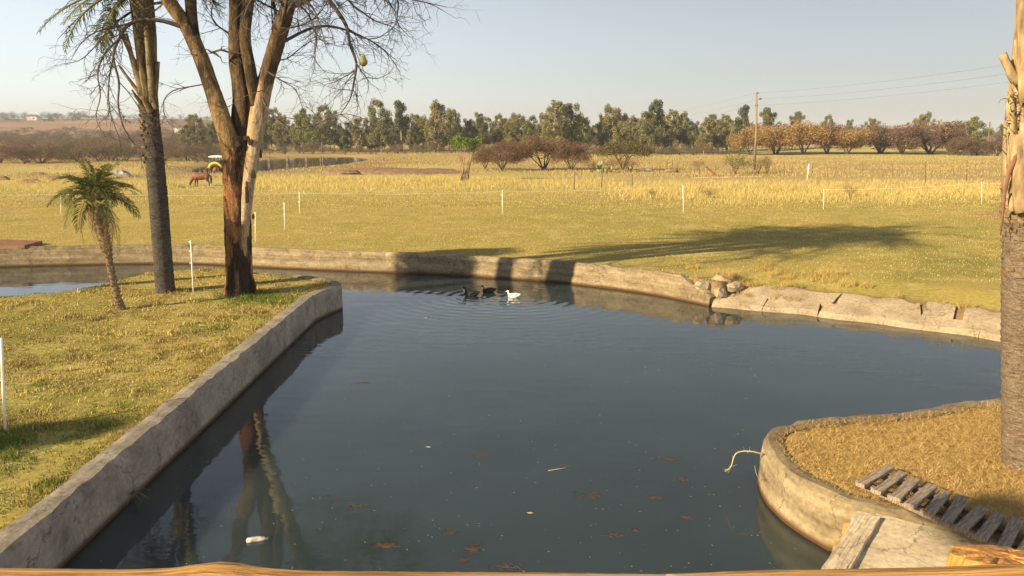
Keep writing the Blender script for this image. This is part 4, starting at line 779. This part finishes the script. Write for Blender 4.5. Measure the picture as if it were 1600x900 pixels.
# far leaning pole, far upright pole, white houses
p = P(1543, 240, G); mb = MB(); t_ = PD(1547, 190, p[1]); mb.tube([(0, 0, -.2), tuple(t_-p)], [.16, .12], 7); tag(mb.build('far_pole', M['post'], loc=p), 'distant upright pole close to the right-hand palm', 'pole')
p = P(1461, 234, G); t_ = PD(1479, 207, p[1]); mb = MB(); mb.tube([(0, 0, -.2), tuple(t_-p)], [.12, .10], 7); tag(mb.build('far_pole', M['gumbark'], loc=p), 'pale leaning pole in front of the brown thorn trees', 'pole')
for px, py, Yd, lab in [(284, 202, 420, 'tiny white house on the far hill right of the tall palm'), (52, 193, 640, 'tiny white house among the trees on the far left hill')]:
    p = PD(px, py, Yd); z = ground_z(p[0], Yd); e = empty('far_house', (p[0], Yd, z), .2, lab, 'house'); mb = MB(); mb.box((0, 0, 1.4), (7, 5, 3)); mb.build('wall', M['white'], e, smooth=False); mb = MB(); mb.add([(-3.8, -2.8, 2.9), (3.8, -2.8, 2.9), (3.8, 2.8, 2.9), (-3.8, 2.8, 2.9), (-3.8, 0, 4.2), (3.8, 0, 4.2)], [(0, 1, 5, 4), (2, 3, 4, 5), (0, 4, 3), (1, 2, 5), (0, 3, 2, 1)]); mb.build('roof', M['rust'], e, smooth=False)
    mb = MB(); mb.box((1.5, -2.51, 1.4), (1.2, .05, 1.2)); mb.build('window', M['bark_dark'], e, smooth=False)

# ------------------------------------------------------------------ animals
def remeshed(mb, name, mat, parent, vox, loc=(0, 0, 0)):
    o = mb.build(name, mat, parent, loc=loc); m = o.modifiers.new('r', 'REMESH'); m.mode = 'VOXEL'; m.voxel_size = vox; m.use_smooth_shade = True
    s = o.modifiers.new('s', 'SMOOTH'); s.iterations = 4; s.factor = .5; return o
def horse(x, y, rz, coat, mane, label, name='horse', sock=None, scale=1.0):
    e = empty(name, (x, y, ground_z(x, y)-.14), rz, label, 'horse'); e.scale = (scale,)*3; mb = MB()           # faces +x, grazing
    mb.tube([(-.72, 0, 1.06), (-.62, 0, 1.08), (-.35, 0, 1.09), (0, 0, 1.02), (.3, 0, 1.03), (.52, 0, 1.06), (.64, 0, 1.03)], [.14, .29, .315, .335, .325, .285, .18], 14, squash=.78)
    mb.tube([(.5, 0, 1.12), (.72, 0, .98), (.9, 0, .74), (1.02, 0, .55)], [.28, .22, .165, .13], 12, squash=.55)
    mb.tube([(.98, 0, .60), (1.06, 0, .46), (1.09, 0, .30), (1.09, 0, .16), (1.09, 0, .09)], [.10, .12, .09, .065, .05], 10, squash=.7)
    for sy in (-.045, .045): mb.tube([(.97, sy, .62), (.93, sy*1.5, .74)], [.035, .012], 6)
    for sy, dx in ((-.13, .0), (.13, .12)):
        mb.tube([(.45, sy, .98), (.47+dx*.5, sy, .72), (.45+dx, sy, .42), (.46+dx, sy, .2), (.47+dx, sy, .08), (.51+dx, sy, .02)], [.15, .09, .06, .045, .045, .06], 9)
        mb.tube([(-.52, sy, 1.02), (-.48-dx*.4, sy, .74), (-.62-dx, sy, .46), (-.60-dx, sy, .22), (-.58-dx, sy, .08), (-.54-dx, sy, .02)], [.19, .13, .065, .045, .045, .06], 9)
    remeshed(mb, 'body', coat, e, .028)
    mb = MB(); mb.tube([(-.72, 0, 1.16), (-.84, 0, 1.08), (-.88, 0, .8), (-.86, 0, .5), (-.84, 0, .32)], [.04, .07, .09, .075, .02], 8); mb.build('tail', mane, e)
    mb = MB(); mb.tube([(.42, 0, 1.36), (.62, 0, 1.24), (.84, 0, 1.0), (.98, 0, .72), (1.07, 0, .56)], [.02, .055, .06, .05, .02], 7, squash=.5); mb.build('mane', mane, e)
    for sy in (-.075, .075): mb = MB(); mb.ball((1.08, sy, .44), .016, 6, 5); mb.build('eye', M['bark_dark'], e)
    if sock: mb = MB(); mb.tube([(-.71, -.13, .46), (-.70, -.13, .12)], [.062, .058], 8); mb.build('white_sock', sock, e)
def coat_mat(name, a, b_, dark):
    m, nt, b = base_mat(name, .55, .3); n = noise(nt, 3, (1, 1, 1), 3); c = ramp(nt, n.outputs[0], [(.3, a), (.7, b_)]).outputs[0]; tc = nt.nodes.new('ShaderNodeTexCoord'); sx = nt.nodes.new('ShaderNodeSeparateXYZ'); nt.links.new(tc.outputs['Object'], sx.inputs[0])
    mr = nt.nodes.new('ShaderNodeMapRange'); mr.inputs[1].default_value = .35; mr.inputs[2].default_value = .75; nt.links.new(sx.outputs[2], mr.inputs[0]); nt.links.new(mix(nt, mr.outputs[0], dark, c), b.inputs['Base Color']); return m
hc = coat_mat('bay_coat', (.13, .048, .02), (.18, .072, .028), (.04, .018, .012)); hm = nmat('dark_mane', [(.3, (.03, .018, .013)), (.7, (.07, .04, .03))], 20, (1, 1, .2), bd=.01)
p = P(316, 292, G); horse(p[0], p[1], math.pi, hc, hm, 'brown bay horse grazing with its head down in the field', sock=M['white'], scale=.86)
p = P(252, 296, G); horse(p[0]-.25, p[1]+.6, R(-62), nmat('white_coat', [(.3, (.55, .52, .47)), (.7, (.72, .69, .63))], 3, bd=0), nmat('grey_mane', [(.3, (.10, .10, .09)), (.7, (.25, .24, .22))], 9, bd=0), 'white horse grazing almost hidden behind the tall palm trunk', scale=1.0)
def duck(px, py, rz, body, label, face=None, s=1.0, bill=(.55, .30, .12)):
    p = P(px, py, 0); e = empty('duck', (p[0], p[1], 0), rz, label, 'duck'); e.scale = (s,)*3; mb = MB()   # faces +x
    mb.tube([(-.31, 0, .15), (-.25, 0, .115), (-.12, 0, .07), (.03, 0, .05), (.15, 0, .06), (.21, 0, .09)], [.012, .055, .105, .12, .095, .045], 12, squash=.95)
    mb.tube([(.14, 0, .09), (.20, 0, .15), (.215, 0, .20), (.215, 0, .235)], [.065, .042, .034, .036], 9); mb.ball((.225, 0, .25), (.055, .038, .04), 10, 8)
    remeshed(mb, 'body', body, e, .011)
    mb = MB(); mb.tube([(.265, 0, .245), (.30, 0, .235), (.335, 0, .232)], [.018, .016, .010], 8, squash=1.3); mb.build('bill', nmat('duck_bill', [(.3, bill), (.7, tuple(c*1.2 for c in bill))], 4, bd=0, rough=.5), e)
    for sy in (-1, 1):
        mb = MB(); mb.tube([(.10, sy*.09, .10), (0, sy*.115, .105), (-.12, sy*.09, .125), (-.24, sy*.03, .15)], [.02, .05, .045, .008], 8, squash=.4); mb.build('wing', body, e)
        mb = MB(); mb.ball((.24, sy*.036, .258), .006, 6, 5); mb.build('eye', M['bark_dark'], e)
    if face: mb = MB(); mb.tube([(.20, 0, .13), (.222, 0, .19), (.235, 0, .232)], [.044, .039, .033], 9); mb.build('white_neck', face, e, loc=(.012, 0, -.004))
blk = nmat('black_plumage', [(.3, (.012, .012, .012)), (.7, (.035, .033, .03))], 9, bd=.005, rough=.6); wht = nmat('white_plumage', [(.3, (.72, .68, .58)), (.7, (.82, .79, .70))], 9, bd=.004, rough=.7)
duck(736, 462, math.pi-.1, blk, 'black duck with a white neck swimming in front', wht, .92); duck(763, 457, math.pi+.15, blk, 'black duck with a white neck swimming behind the first', wht, .84); duck(802, 464.5, math.pi-.2, wht, 'white duck swimming behind the two black ones', None, .74, (.75, .45, .12))

# ------------------------------------------------------------------ tractor
p = P(338, 266, G); e = empty('tractor', (PD(338, 266, 92)[0], 92, ground_z(PD(338, 266, 92)[0], 92)-.1), 0, 'yellow tractor with a white canopy parked behind the forked tree', 'tractor')
yl = nmat('yellow_paint', [(.3, (.55, .34, .03)), (.7, (.68, .44, .05))], 4, bd=0, rough=.5); dk = nmat('dark_cab', [(.3, (.025, .03, .025)), (.7, (.05, .055, .045))], 4, bd=0, rough=.3); ty = nmat('tyre_rubber', [(.3, (.03, .028, .026)), (.7, (.07, .06, .05))], 6, bd=0)
def wheel(x, r, yy, w_):
    mb = MB(); n = 24; prof = [(r*.55, -w_/2), (r*.93, -w_/2), (r, -w_*.3), (r, w_*.3), (r*.93, w_/2), (r*.55, w_/2)]; V = []; 
    for k in range(n):
        a = 6.283*k/n; V += [(q[0]*math.cos(a)*(1.0 if k % 2 else .965), q[1], q[0]*math.sin(a)*(1.0 if k % 2 else .965)) for q in prof]
    Fc = [(k*6+j, k*6+(j+1) % 6, ((k+1) % n)*6+(j+1) % 6, ((k+1) % n)*6+j) for k in range(n) for j in range(6)]; mb.add(V, Fc); o = mb.build('wheel', ty, e, loc=(x, yy, r))
    mb = MB(); mb.tube([(0, -w_*.35, 0), (0, w_*.35, 0)], [r*.56, r*.56], 16); mb.build('rim', M['rust'], o)
for sy in (-1, 1): wheel(.15, .62, sy*.75, .38); wheel(1.75, .42, sy*.68, .28)
mb = MB(); mb.box((1.35, 0, .95), (1.3, .66, .5)); mb.box((2.0, 0, .85), (.12, .6, .55)); mb.build('bonnet', yl, e, smooth=False)
mb = MB(); mb.box((.8, 0, .62), (2.4, .5, .28)); mb.build('chassis', dk, e, smooth=False)
for sy in (-1, 1):
    mb = MB(); mb.tube([(.15+.72*math.cos(a), sy*.75, .62+.72*math.sin(a)) for a in np.linspace(.2, 2.95, 9)], [.16]*9, 6, squash=.3); mb.build('fender', yl, e)
    for dx in (-.35, .75): mb = MB(); mb.box((dx, sy*.55, 1.5), (.06, .06, 1.05)); mb.build('cab_pillar', dk, e, smooth=False)
mb = MB(); mb.box((.2, 0, 1.32), (.9, 1.0, .6)); mb.build('cab', dk, e, smooth=False)
mb = MB(); mb.box((.2, 0, 2.02), (1.5, 1.35, .10)); mb.box((.2, 0, 2.1), (1.15, 1.05, .08)); mb.build('canopy', M['white'], e, smooth=False)
mb = MB(); mb.tube([(-.4, 0, .7), (-.95, 0, 1.05), (-1.2, 0, .5)], [.09, .09, .07], 6); mb.box((-1.25, 0, .35), (.28, .6, .35)); mb.build('digger_arm', M['rust'], e, smooth=False)

# ------------------------------------------------------------------ slatted ramp on the spit
a = np.array((4.52, 9.27, .72)); b = np.array((5.56, 7.27, .72)); u = (b-a); L = np.linalg.norm(u); u /= L; v = np.array((u[1], -u[0], 0)); v = v if v[1] > 0 else -v
sl = empty('slatted_ramp', (a[0], a[1], .72), math.atan2(u[1], u[0]), 'grey weathered slatted wooden ramp lying on the straw', 'ramp'); rr = random.Random(3); W0 = .62
q1 = P(1394, 733, .74); q2 = P(1352, 765, .74); W0 = np.linalg.norm(q1-q2); ang = math.atan2(u[1], u[0])
for o_ in (.2, W0-.2):
    mb = MB(); mb.box((L/2-(.0 if o_ < .3 else .05), (o_-W0/2), .015), (L+.2, .06, .07)); mb.build('rail', M['plank'], sl, smooth=False)
for k in range(11):
    x = k*.207-.02; mb = MB(); mb.box((0, 0, 0), (.118+rr.uniform(-.012, .012), .80+rr.uniform(-.05, .05), .05)); o = mb.build('slat', M['plank'], sl, smooth=False, loc=(x, 0, .075+rr.uniform(0, .012)), rot=(rr.uniform(-.04, .04), rr.uniform(-.05, .05), R(17)+rr.uniform(-.08, .08))); bv = o.modifiers.new('b', 'BEVEL'); bv.width = .008; bv.segments = 2

# ------------------------------------------------------------------ log railing in front of the camera
re2 = empty('log_railing', (0, 1.05, 3.0), 0, 'varnished log railing along the bottom edge with a sawn post', 'railing')
def rail(pix, Yd, r, name, seed):
    pts = []; rad = []
    for px, py, rr_ in pix: q = PD(px, py, Yd); pts.append((q[0], q[1]-1.05, q[2]-3.0-rr_*1.02)); rad.append(rr_)
    pth, rd = smooth_path(pts, rad, .012); mb = MB(); mb.tube(pth, rd, 20, rough=.006, seed=seed); return mb.build(name, M['logwood'], re2)
rail([(-500, 890, .05), (-100, 893, .05), (60, 895, .05), (180, 896, .05), (255, 894, .051), (295, 889, .055), (330, 885, .058), (362, 887, .056), (400, 893, .052), (480, 898, .05), (640, 900, .05), (800, 901, .05), (1100, 904, .05)], 1.05, .05, 'rail', 1)
rail([(1050, 904, .05), (1200, 898, .051), (1340, 896, .052), (1480, 893, .052), (1620, 888, .052), (2000, 880, .05)], 1.02, .05, 'rail', 2)
c = PD(1562, 868, 1.24); n = 40; mb = MB(); rr = random.Random(6); top = []; R0 = .078
cr = [(2.3, .05), (4.05, .045), (4.9, .05), (5.5, .035), (.6, .05), (3.3, .02)]
for lev, (z, f) in enumerate([(-2.5, 1), (-.012, 1), (-.004, .975), (0, .94)]):
    for k in range(n):
        an = 6.283*k/n; r = R0*f*(1+.03*math.cos(6*an)+.012*math.sin(11*an+1))
        for ca, w_ in cr:
            d = abs((an-ca+3.1416) % 6.2832-3.1416)
            if d < .09: r *= .90 if lev < 3 else .86
        top.append((math.cos(an)*r, math.sin(an)*r, z))
Fc = [(l*n+k, l*n+(k+1) % n, (l+1)*n+(k+1) % n, (l+1)*n+k) for l in range(3) for k in range(n)]
mid_ = len(top); 
for f in (.62, .3):
    for k in range(n):
        an = 6.283*k/n; z = 0
        for ca, w_ in cr:
            d = abs((an-ca+3.1416) % 6.2832-3.1416)
            if d < .09: z = -.008 if f > .5 else -.005
        top.append((math.cos(an)*R0*f, math.sin(an)*R0*f, z+.002))
Fc += [(3*n+k, 3*n+(k+1) % n, mid_+(k+1) % n, mid_+k) for k in range(n)]+[(mid_+k, mid_+(k+1) % n, mid_+n+(k+1) % n, mid_+n+k) for k in range(n)]+[tuple(mid_+n+k for k in range(n))]
top = [(x_, y_, z_-.27*y_ if z_ > -1 else z_) for x_, y_, z_ in top]; mb.add(top, Fc); mb.build('post', M['postwood'], re2, smooth=False, loc=(c[0], c[1]-1.05, c[2]-3.0))
for x_ in (-2.2,): mb = MB(); mb.tube([(x_, .12, -3.6), (x_, .12, 1.33)], [.07, .065], 14); mb.build('post', M['postwood'], re2)

# ------------------------------------------------------------------ board on the far bank
q = [P(-30, 383, .80), P(38, 383, .80), P(66, 376, .80), P(-30, 373, .80)]; c = sum(q)/4; mb = MB(); mb.add([tuple(p-c) for p in q]+[tuple(p-c-np.array((0, 0, .12))) for p in q], [(0, 1, 2, 3), (7, 6, 5, 4), (0, 4, 5, 1), (1, 5, 6, 2), (2, 6, 7, 3), (3, 7, 4, 0)]); tag(mb.build('brown_board', M['rust'], smooth=False, loc=c), 'flat reddish-brown board lying on the far wall at the left edge', 'board')

# ------------------------------------------------------------------ floating things
def floating(name, px, py, builder, label, cat, group=None):
    p = P(px, py, 0); mb = MB(); m = builder(mb); return tag(mb.build(name, m, loc=(p[0], p[1], .004)), label, cat, group)
wd = nmat('red_waterweed', [(.3, (.075, .042, .03)), (.7, (.12, .072, .052))], 9, bd=0); stw = nmat('floating_straw', [(.3, (.34, .27, .15)), (.7, (.5, .42, .26))], 9, bd=0); rw = random.Random(41)
def weed(n, w_, d_):
    def f(mb):
        for k in range(n):
            a = np.array((rw.gauss(0, w_)*.8, rw.gauss(0, d_)*.8, 0)); an = rw.gauss(0, .8); l = rw.uniform(.02, .09); mb.tube([a, a+np.array((math.cos(an)*l*.5, math.sin(an)*l*.5+.01, .003)), a+np.array((math.cos(an)*l, math.sin(an)*l, 0))], [.0015, .0025, .001], 3, cap=False)
        return wd
    return f
for i, (px, py, n, w_, d_, lab) in enumerate([(735, 858, 90, .05, .06, 'dense reddish clump of floating weed near the railing'), (722, 876, 30, .03, .03, 'small reddish weed tuft just below the dense clump'), (600, 853, 110, .07, .03, 'brownish weed patch over the twig reflections'), (700, 832, 40, .07, .04, 'thin weed strands left above the dense clump'), (915, 775, 60, .12, .07, 'wide reddish weed patch right of the floating stick'), (1045, 718, 40, .09, .05, 'faint weed patch in the middle right of the water'), (1065, 750, 30, .08, .03, 'faint weed strip below the middle right patch'), (1070, 808, 40, .06, .03, 'small reddish weed clump toward the spit wall'), (1020, 778, 30, .07, .03, 'weed wisp between the two right-hand patches'), (750, 712, 40, .10, .06, 'faint weed patch in the centre of the water'), (565, 598, 30, .09, .05, 'reddish weed spot off the island wall'), (955, 835, 36, .08, .05, 'weed strands low in the middle right of the water'), (790, 885, 40, .10, .05, 'weed strands right beside the railing'), (555, 790, 36, .10, .05, 'weed wisp left of the twig reflections'), (990, 828, 16, .03, .02, 'tiny weed tuft near the lower middle right')]): floating('floating_weed', px, py, weed(n, w_, d_), lab, 'water weed')
def leaf_(mb): mb.ball((0, 0, .004), (.045, .018, .006), 8, 5, .3, 3); return stw
floating('floating_leaf', 670, 699, leaf_, 'curled pale leaf floating in the middle of the pond', 'leaf'); floating('floating_leaf', 666, 497, leaf_, 'small pale leaf floating below the ducks', 'leaf'); floating('floating_leaf', 829, 802, leaf_, 'tiny leaf floating above the weed clumps', 'leaf')
def stick(mb): mb.tube([(-.17, -.07, .004), (.08, .02, .004), (.15, .11, .006)], [.005, .005, .003], 5); return stw
floating('floating_stick', 874, 733, stick, 'thin pale bent stick floating on the water', 'stick')
def bottle(mb): mb.tube([(-.13, 0, .01), (-.12, 0, .01), (-.05, .01, .012), (.03, .01, .012), (.08, 0, .01), (.10, 0, .01), (.13, 0, .01)], [.015, .033, .036, .033, .03, .014, .014], 12, rough=.07, seed=3); return nmat('murky_plastic', [(.35, (.25, .21, .16)), (.6, (.55, .51, .45))], 24, bd=.01, rough=.35)
o = floating('floating_bottle', 402, 845, bottle, 'crushed pale plastic bottle floating near the railing', 'bottle'); o.rotation_euler = (0, 0, .25)
rs = random.Random(77); mb = MB()
for k in range(300):
    p = P(rs.uniform(150, 1250), 520+380*rs.random()**.6, 0); s_, _ = pond_sd(np.array([p[0]]), np.array([p[1]]))
    if s_[0] > -.25: continue
    an = rs.random()*3.14; l = rs.uniform(.008, .03); mb.tube([(p[0], p[1], .003), (p[0]+math.cos(an)*l, p[1]+math.sin(an)*l, .003)], [.002, .0015], 3, cap=False)
tag(mb.build('floating_debris', stw), 'specks of straw and dust scattered over the pond surface', 'debris', kind='stuff')
# dry root off the spit wall, small plants on walls
rb_ = random.Random(3); mb = MB(); wx0 = np.array((3.50, 10.55, .55))
pt = [wx0+np.array(q) for q in [(0.05, 0, 0), (-.18, -.02, .06), (-.36, 0, .02), (-.44, -.05, -.16), (-.52, -.05, -.22)]]; pth, rd = smooth_path(pt, [.012, .011, .009, .007, .003], .05); mb.tube(pth, rd, 5)
for k in range(14): i = rb_.randrange(2, len(pth)); a = np.array(pth[i]); mb.tube([a, a+np.array((rb_.gauss(0, .05), rb_.gauss(0, .03), rb_.gauss(.01, .05)))], [.004, .0015], 3, cap=False)
pt = [np.array((3.5, 10.3, .3))+np.array(q) for q in [(.03, 0, 0), (-.1, 0, -.02), (-.15, 0, .1), (-.17, 0, .2)]]; mb.tube(pt, [.006, .005, .004, .002], 4)
tag(mb.build('dry_root', stw), 'pale dry root arching out from the rounded spit wall over the water', 'root')

# ------------------------------------------------------------------ grass
def in_view(x, y, m=60):
    d = np.stack([x, y, 0*x+.7-CAM_H], -1); f = d[:, 1]*math.cos(PITCH)-d[:, 2]*math.sin(PITCH); u = d[:, 1]*math.sin(PITCH)+d[:, 2]*math.cos(PITCH)
    px = 800+FPX*d[:, 0]/np.maximum(f, .1); py = 450-FPX*u/np.maximum(f, .1); return (f > 0) & (px > -m) & (px < 1600+m) & (py < 900+m*2)
def blades(name, pts, h, wd_, lean, C, label, seed=0, flat=0.0, bend=.35):
    """one curved blade (two triangles' worth) per point"""
    rg = np.random.default_rng(seed); n = len(pts); an = rg.random(n)*6.283; la = rg.random(n)*6.283; ln = lean*rg.random(n)+flat
    side = np.stack([np.cos(an), np.sin(an), 0*an], -1)*np.broadcast_to(wd_, (n,))[:, None]; out = np.stack([np.cos(la), np.sin(la), 0*la], -1)
    H_ = np.broadcast_to(h, (n,))*rg.uniform(.55, 1.25, n); up_ = np.array((0, 0, 1.0))
    p1 = pts+up_*(H_*.55*np.cos(ln*.7))[:, None]+out*(H_*.55*np.sin(ln*.7))[:, None]; p2 = p1+up_*(H_*.45*np.cos(ln*1.3+bend))[:, None]+out*(H_*.45*np.sin(ln*1.3+bend))[:, None]
    V = np.stack([pts-side, pts+side, p1+side*.7, p1-side*.7, p2], 1).reshape(-1, 3); b = np.arange(n)[:, None]*5
    F3 = np.concatenate([b+np.array([[0, 1, 2]]), b+np.array([[0, 2, 3]]), b+np.array([[3, 2, 4]])], 0)
    o = link(name, np_mesh(name, V, F3, M['blade'], np.repeat(C, 5, 0))); return tag(o, label, 'grass', kind='stuff')
def scatter(n, x0, x1, y0, y1, seed, keep=None, edge=.3, view=True):
    rg = np.random.default_rng(seed); x = rg.uniform(x0, x1, n); y = rg.uniform(y0, y1, n)
    if view: m = in_view(x, y); x = x[m]; y = y[m]
    s_, k_ = pond_sd(x, y); m = s_ > np.where(k_ == 0, edge, np.where(k_ == 1, 1.02+.35*(fbm(x, y, .6, 71)-.5), .12)); m &= ~((y < 9.05-.62*(x-3.86)) & (x > 1.5))
    if keep is not None: m &= keep(x, y, rg)
    x = x[m]; y = y[m]; return np.stack([x, y, height(x, y)-.005], -1), rg
def turf_col(p, rg, dry=0.0):
    x, y = p[:, 0], p[:, 1]; g = np.clip((fbm(x, y, 5, 21)-.5)*3.4+(fbm(x, y, 1.1, 22)-.5)*4.2-dry, 0, 1); r = rg.random(len(p)); isg = r < .07+.7*g; t = rg.random((len(p), 1))
    dryc = np.array((.37, .285, .085))*(1-t)+np.array((.56, .455, .17))*t; gr = np.array((.085, .125, .02))*(1-t)+np.array((.20, .24, .045))*t; th = (fbm(x, y, .9, 91) > .56) & (rg.random(len(p)) < .5)
    dryc = np.where(th[:, None], np.array((.22, .145, .06))*(1-t)+np.array((.34, .24, .11))*t, dryc)
    return np.where(isg[:, None], gr, dryc)*rg.uniform(.6, 1.35, (len(p), 1))*(.78+.44*fbm(x, y, .7, 95))[:, None]
lush = lambda x, y: np.clip(1-np.hypot((x+6.6)/1.6, (y-20.6)/1.5), 0, 1)+np.clip(1-np.hypot((x+7.2)/1.3, (y-10.7)/1.0), 0, 1)
p, rg = scatter(300000, -16, -5.4, 6.2, 26.5, 1, lambda x, y, r: r.random(len(x)) < (.15+1.0*sstep(.34, .6, fbm(x, y, .5, 51)))*np.clip(13/np.maximum(y, 1), .35, 1))
c = turf_col(p, rg, .05); L_ = lush(p[:, 0], p[:, 1]); gm = rg.random(len(p)) < L_*1.1; c[gm] = np.array((.10, .16, .022))*rg.uniform(.8, 1.5, (gm.sum(), 1))
blades('island_grass', p, .045*(1+.9*L_)*(.5+.9*fbm(p[:, 0], p[:, 1], .55, 81)+1.6*sstep(.56, .72, fbm(p[:, 0], p[:, 1], .4, 85))), .0035+.0003*p[:, 1], .9, c, 'short mown gold and green grass on the island', 1)
p, rg = scatter(260000, -34, 36, 23, 47, 2, lambda x, y, r: (r.random(len(x)) < .3+.7*fbm(x, y, .8, 52)) & (y > 22))
blades('field_grass', p, .06, .007, 1.0, turf_col(p, rg, .3)*1.12, 'short gold and green grass on the field beyond the pond', 2)
p, rg = scatter(130000, -48, 48, 46, 68, 3, lambda x, y, r: r.random(len(x)) < .25+.75*fbm(x, y, 1.5, 53))
blades('field_grass', p, .09, .014, 1.0, turf_col(p, rg, .35)*1.12, 'drier short grass in the farther part of the field', 3)
def tallz(x, y):
    q = x/y; n_ = fbm(x, y, 5, 61); right = sstep(.10, .16, q)*sstep(46, 56, y+9*(n_-.5)-2.5*sstep(.28, .4, q))*(1-sstep(64, 72, y)); left = sstep(-.36, -.30, q)*(1-sstep(-.07, .0, q))*sstep(55, 65, y+6*(n_-.5))*(1-sstep(72, 78, y))
    mid_ = sstep(-.1, 0, q)*(1-sstep(.10, .16, q))*sstep(60, 64, y+4*(n_-.5))*(1-sstep(70, 76, y))*.45; fl = (1-sstep(-.45, -.36, q))*sstep(56, 60, y)*(1-sstep(66, 74, y))*.5
    return np.clip(right+left+mid_+fl, 0, 1)*(.35+.65*sstep(.3, .5, fbm(x, y, 2.5, 62)))
p, rg = scatter(210000, -55, 50, 46, 78, 4, lambda x, y, r: r.random(len(x)) < tallz(x, y)); t = rg.random((len(p), 1))
blades('tall_straw', p, .40, .010, .95, np.array((.44, .34, .11))*(1-t)+np.array((.66, .54, .21))*t, 'tall dry yellow straw grass in the field', 4)
p, rg = scatter(150000, -110, 100, 74, 150, 5, lambda x, y, r: (r.random(len(x)) < sstep(.36, .6, fbm(x, y, 7, 63))) & (np.hypot((x+33)/9, (y-124)/27) > 1.15)); t = rg.random((len(p), 1))
blades('rough_grass', p, .26, .03, .6, np.array((.30, .22, .09))*(1-t)+np.array((.52, .40, .16))*t, 'rough dry grass of the far field up to the trees', 5)
p, rg = scatter(75000, 3.4, 12, 6.5, 14, 6, lambda x, y, r: r.random(len(x)) < .45+.8*fbm(x, y, .6, 83), .15); t = rg.random((len(p), 1)); st = np.array((.40, .255, .10))*(1-t)+np.array((.70, .51, .22))*t
blades('spit_straw', p+np.array((0, 0, .012+.03)), .13, .0032, .5, st, 'matted dry straw lying on the right-hand spit', 6, flat=1.05)
# tufts along edges: far bank, island wall, wall foot
def tufts(name, spots, n, h, r, c0, c1, label, seed, lean=.8):
    rg = np.random.default_rng(seed); P_ = []; 
    for (x, y, s_) in spots:
        k = int(n*s_); a = rg.random(k)*6.283; q = np.sqrt(rg.random(k))*r*s_; xx = x+np.cos(a)*q; yy = y+np.sin(a)*q; P_.append(np.stack([xx, yy, height(xx, yy)], -1))
    P_ = np.concatenate(P_); t = rg.random((len(P_), 1)); blades(name, P_, h, .004, lean, np.array(c0)*(1-t)+np.array(c1)*t, label, seed)
rs = random.Random(5); sp = []
for px, py, s_ in [(1225, 440, 1.6), (1290, 445, 1.7), (1305, 438, 1.5), (1270, 440, 1.0), (1180, 448, 1.1), (1150, 445, 1.0), (1130, 440, .9), (1330, 452, 1.0), (1360, 455, .7), (1480, 478, .7), (1410, 468, .6), (1520, 482, .9), (1190, 432, 1.2), (1085, 430, .8)]: q = P(px, py, .5); sp.append((q[0], q[1]+.3, s_))
s_ = .3
while s_ < tot-1: q = bpt(s_, rs.uniform(.95, 1.5)); sp.append((q[0], q[1], rs.uniform(.25, .75))); s_ += rs.uniform(.08, .3)
for k in range(14): q = bpt(rs.uniform(.3, tot-1), rs.uniform(.45, .6)); sp.append((q[0], q[1], .22))
tufts('bank_tufts', sp, 160, .26, .26, (.36, .25, .08), (.62, .48, .18), 'tufts of long straw grass along the top of the right bank', 8)
e1 = [(-5.62-rs.random()*.25, rs.uniform(7, 20.6), rs.uniform(.3, .8)) for k in range(110)]
tufts('wall_edge_grass', e1, 40, .075, .2, (.30, .23, .07), (.50, .40, .14), 'straggling grass along the top of the straight island wall', 9)
e2 = [(q[0]+rs.uniform(-.2, .2), q[1]+.42+rs.random()*.2, rs.uniform(.3, .9)) for q in resample(FAR, .5)]
tufts('wall_edge_grass', e2, 36, .08, .25, (.30, .24, .07), (.48, .38, .13), 'straggling grass along the top of the far pond wall', 10)
sp = [(-7.44+math.cos(a)*.5, 21.3+math.sin(a)*.5, .8) for a in np.linspace(0, 6, 9)]+[(-6.3, 20.6, 1.5), (-6.0, 21.2, 1.3), (-6.6, 20.1, 1.2), (-5.8, 20.2, 1.2), (-6.9, 20.7, 1.3)]
tufts('tree_foot_grass', sp, 110, .11, .3, (.11, .15, .025), (.26, .27, .06), 'lush longer grass at the foot of the forked tree', 11)
# spiky plant in the island wall
mb = MB(); rp = random.Random(2); b0 = np.array(P(233, 772, .12)); b0[0] = -5.22
for k in range(34):
    an = rp.uniform(-1.6, 1.6); l = rp.uniform(.15, .34); d = np.array((math.cos(an)*.8, math.sin(an)*.7, rp.uniform(-.3, .8))); mb.tube(bez((0, 0, 0), d*l*.6+np.array((0, 0, .05)), d*l+np.array((0, 0, -.08)), 5), [.003, .003, .0025, .002, .001], 3, cap=False)
tag(mb.build('wall_plant', nmat('grey_green_blade', [(.3, (.10, .11, .05)), (.7, (.22, .22, .12))], 5, bd=0), loc=b0), 'small spiky plant growing from the foot of the island wall', 'plant')
tri = sum(len(o.data.polygons) for o in sc.objects if o.type == 'MESH'); print('POLYS', tri)

# ------------------------------------------------------------------ dusty air
mb = MB(); mb.box((0, 1800, 24), (5400, 4200, 52)); hz = mb.build('haze', bpy.data.materials.new('dusty_air'), smooth=False); hz['kind'] = 'stuff'; hz['label'] = 'thin dusty haze in the air over the whole field'
hm_ = hz.data.materials[0]; hm_.use_nodes = True; ht = hm_.node_tree; ht.nodes.remove(ht.nodes['Principled BSDF']); pv = ht.nodes.new('ShaderNodeVolumePrincipled'); pv.inputs['Color'].default_value = (.74, .79, .90, 1); pv.inputs['Density'].default_value = .00032; pv.inputs['Anisotropy'].default_value = 0
ht.links.new(pv.outputs[0], ht.nodes['Material Output'].inputs['Volume'])
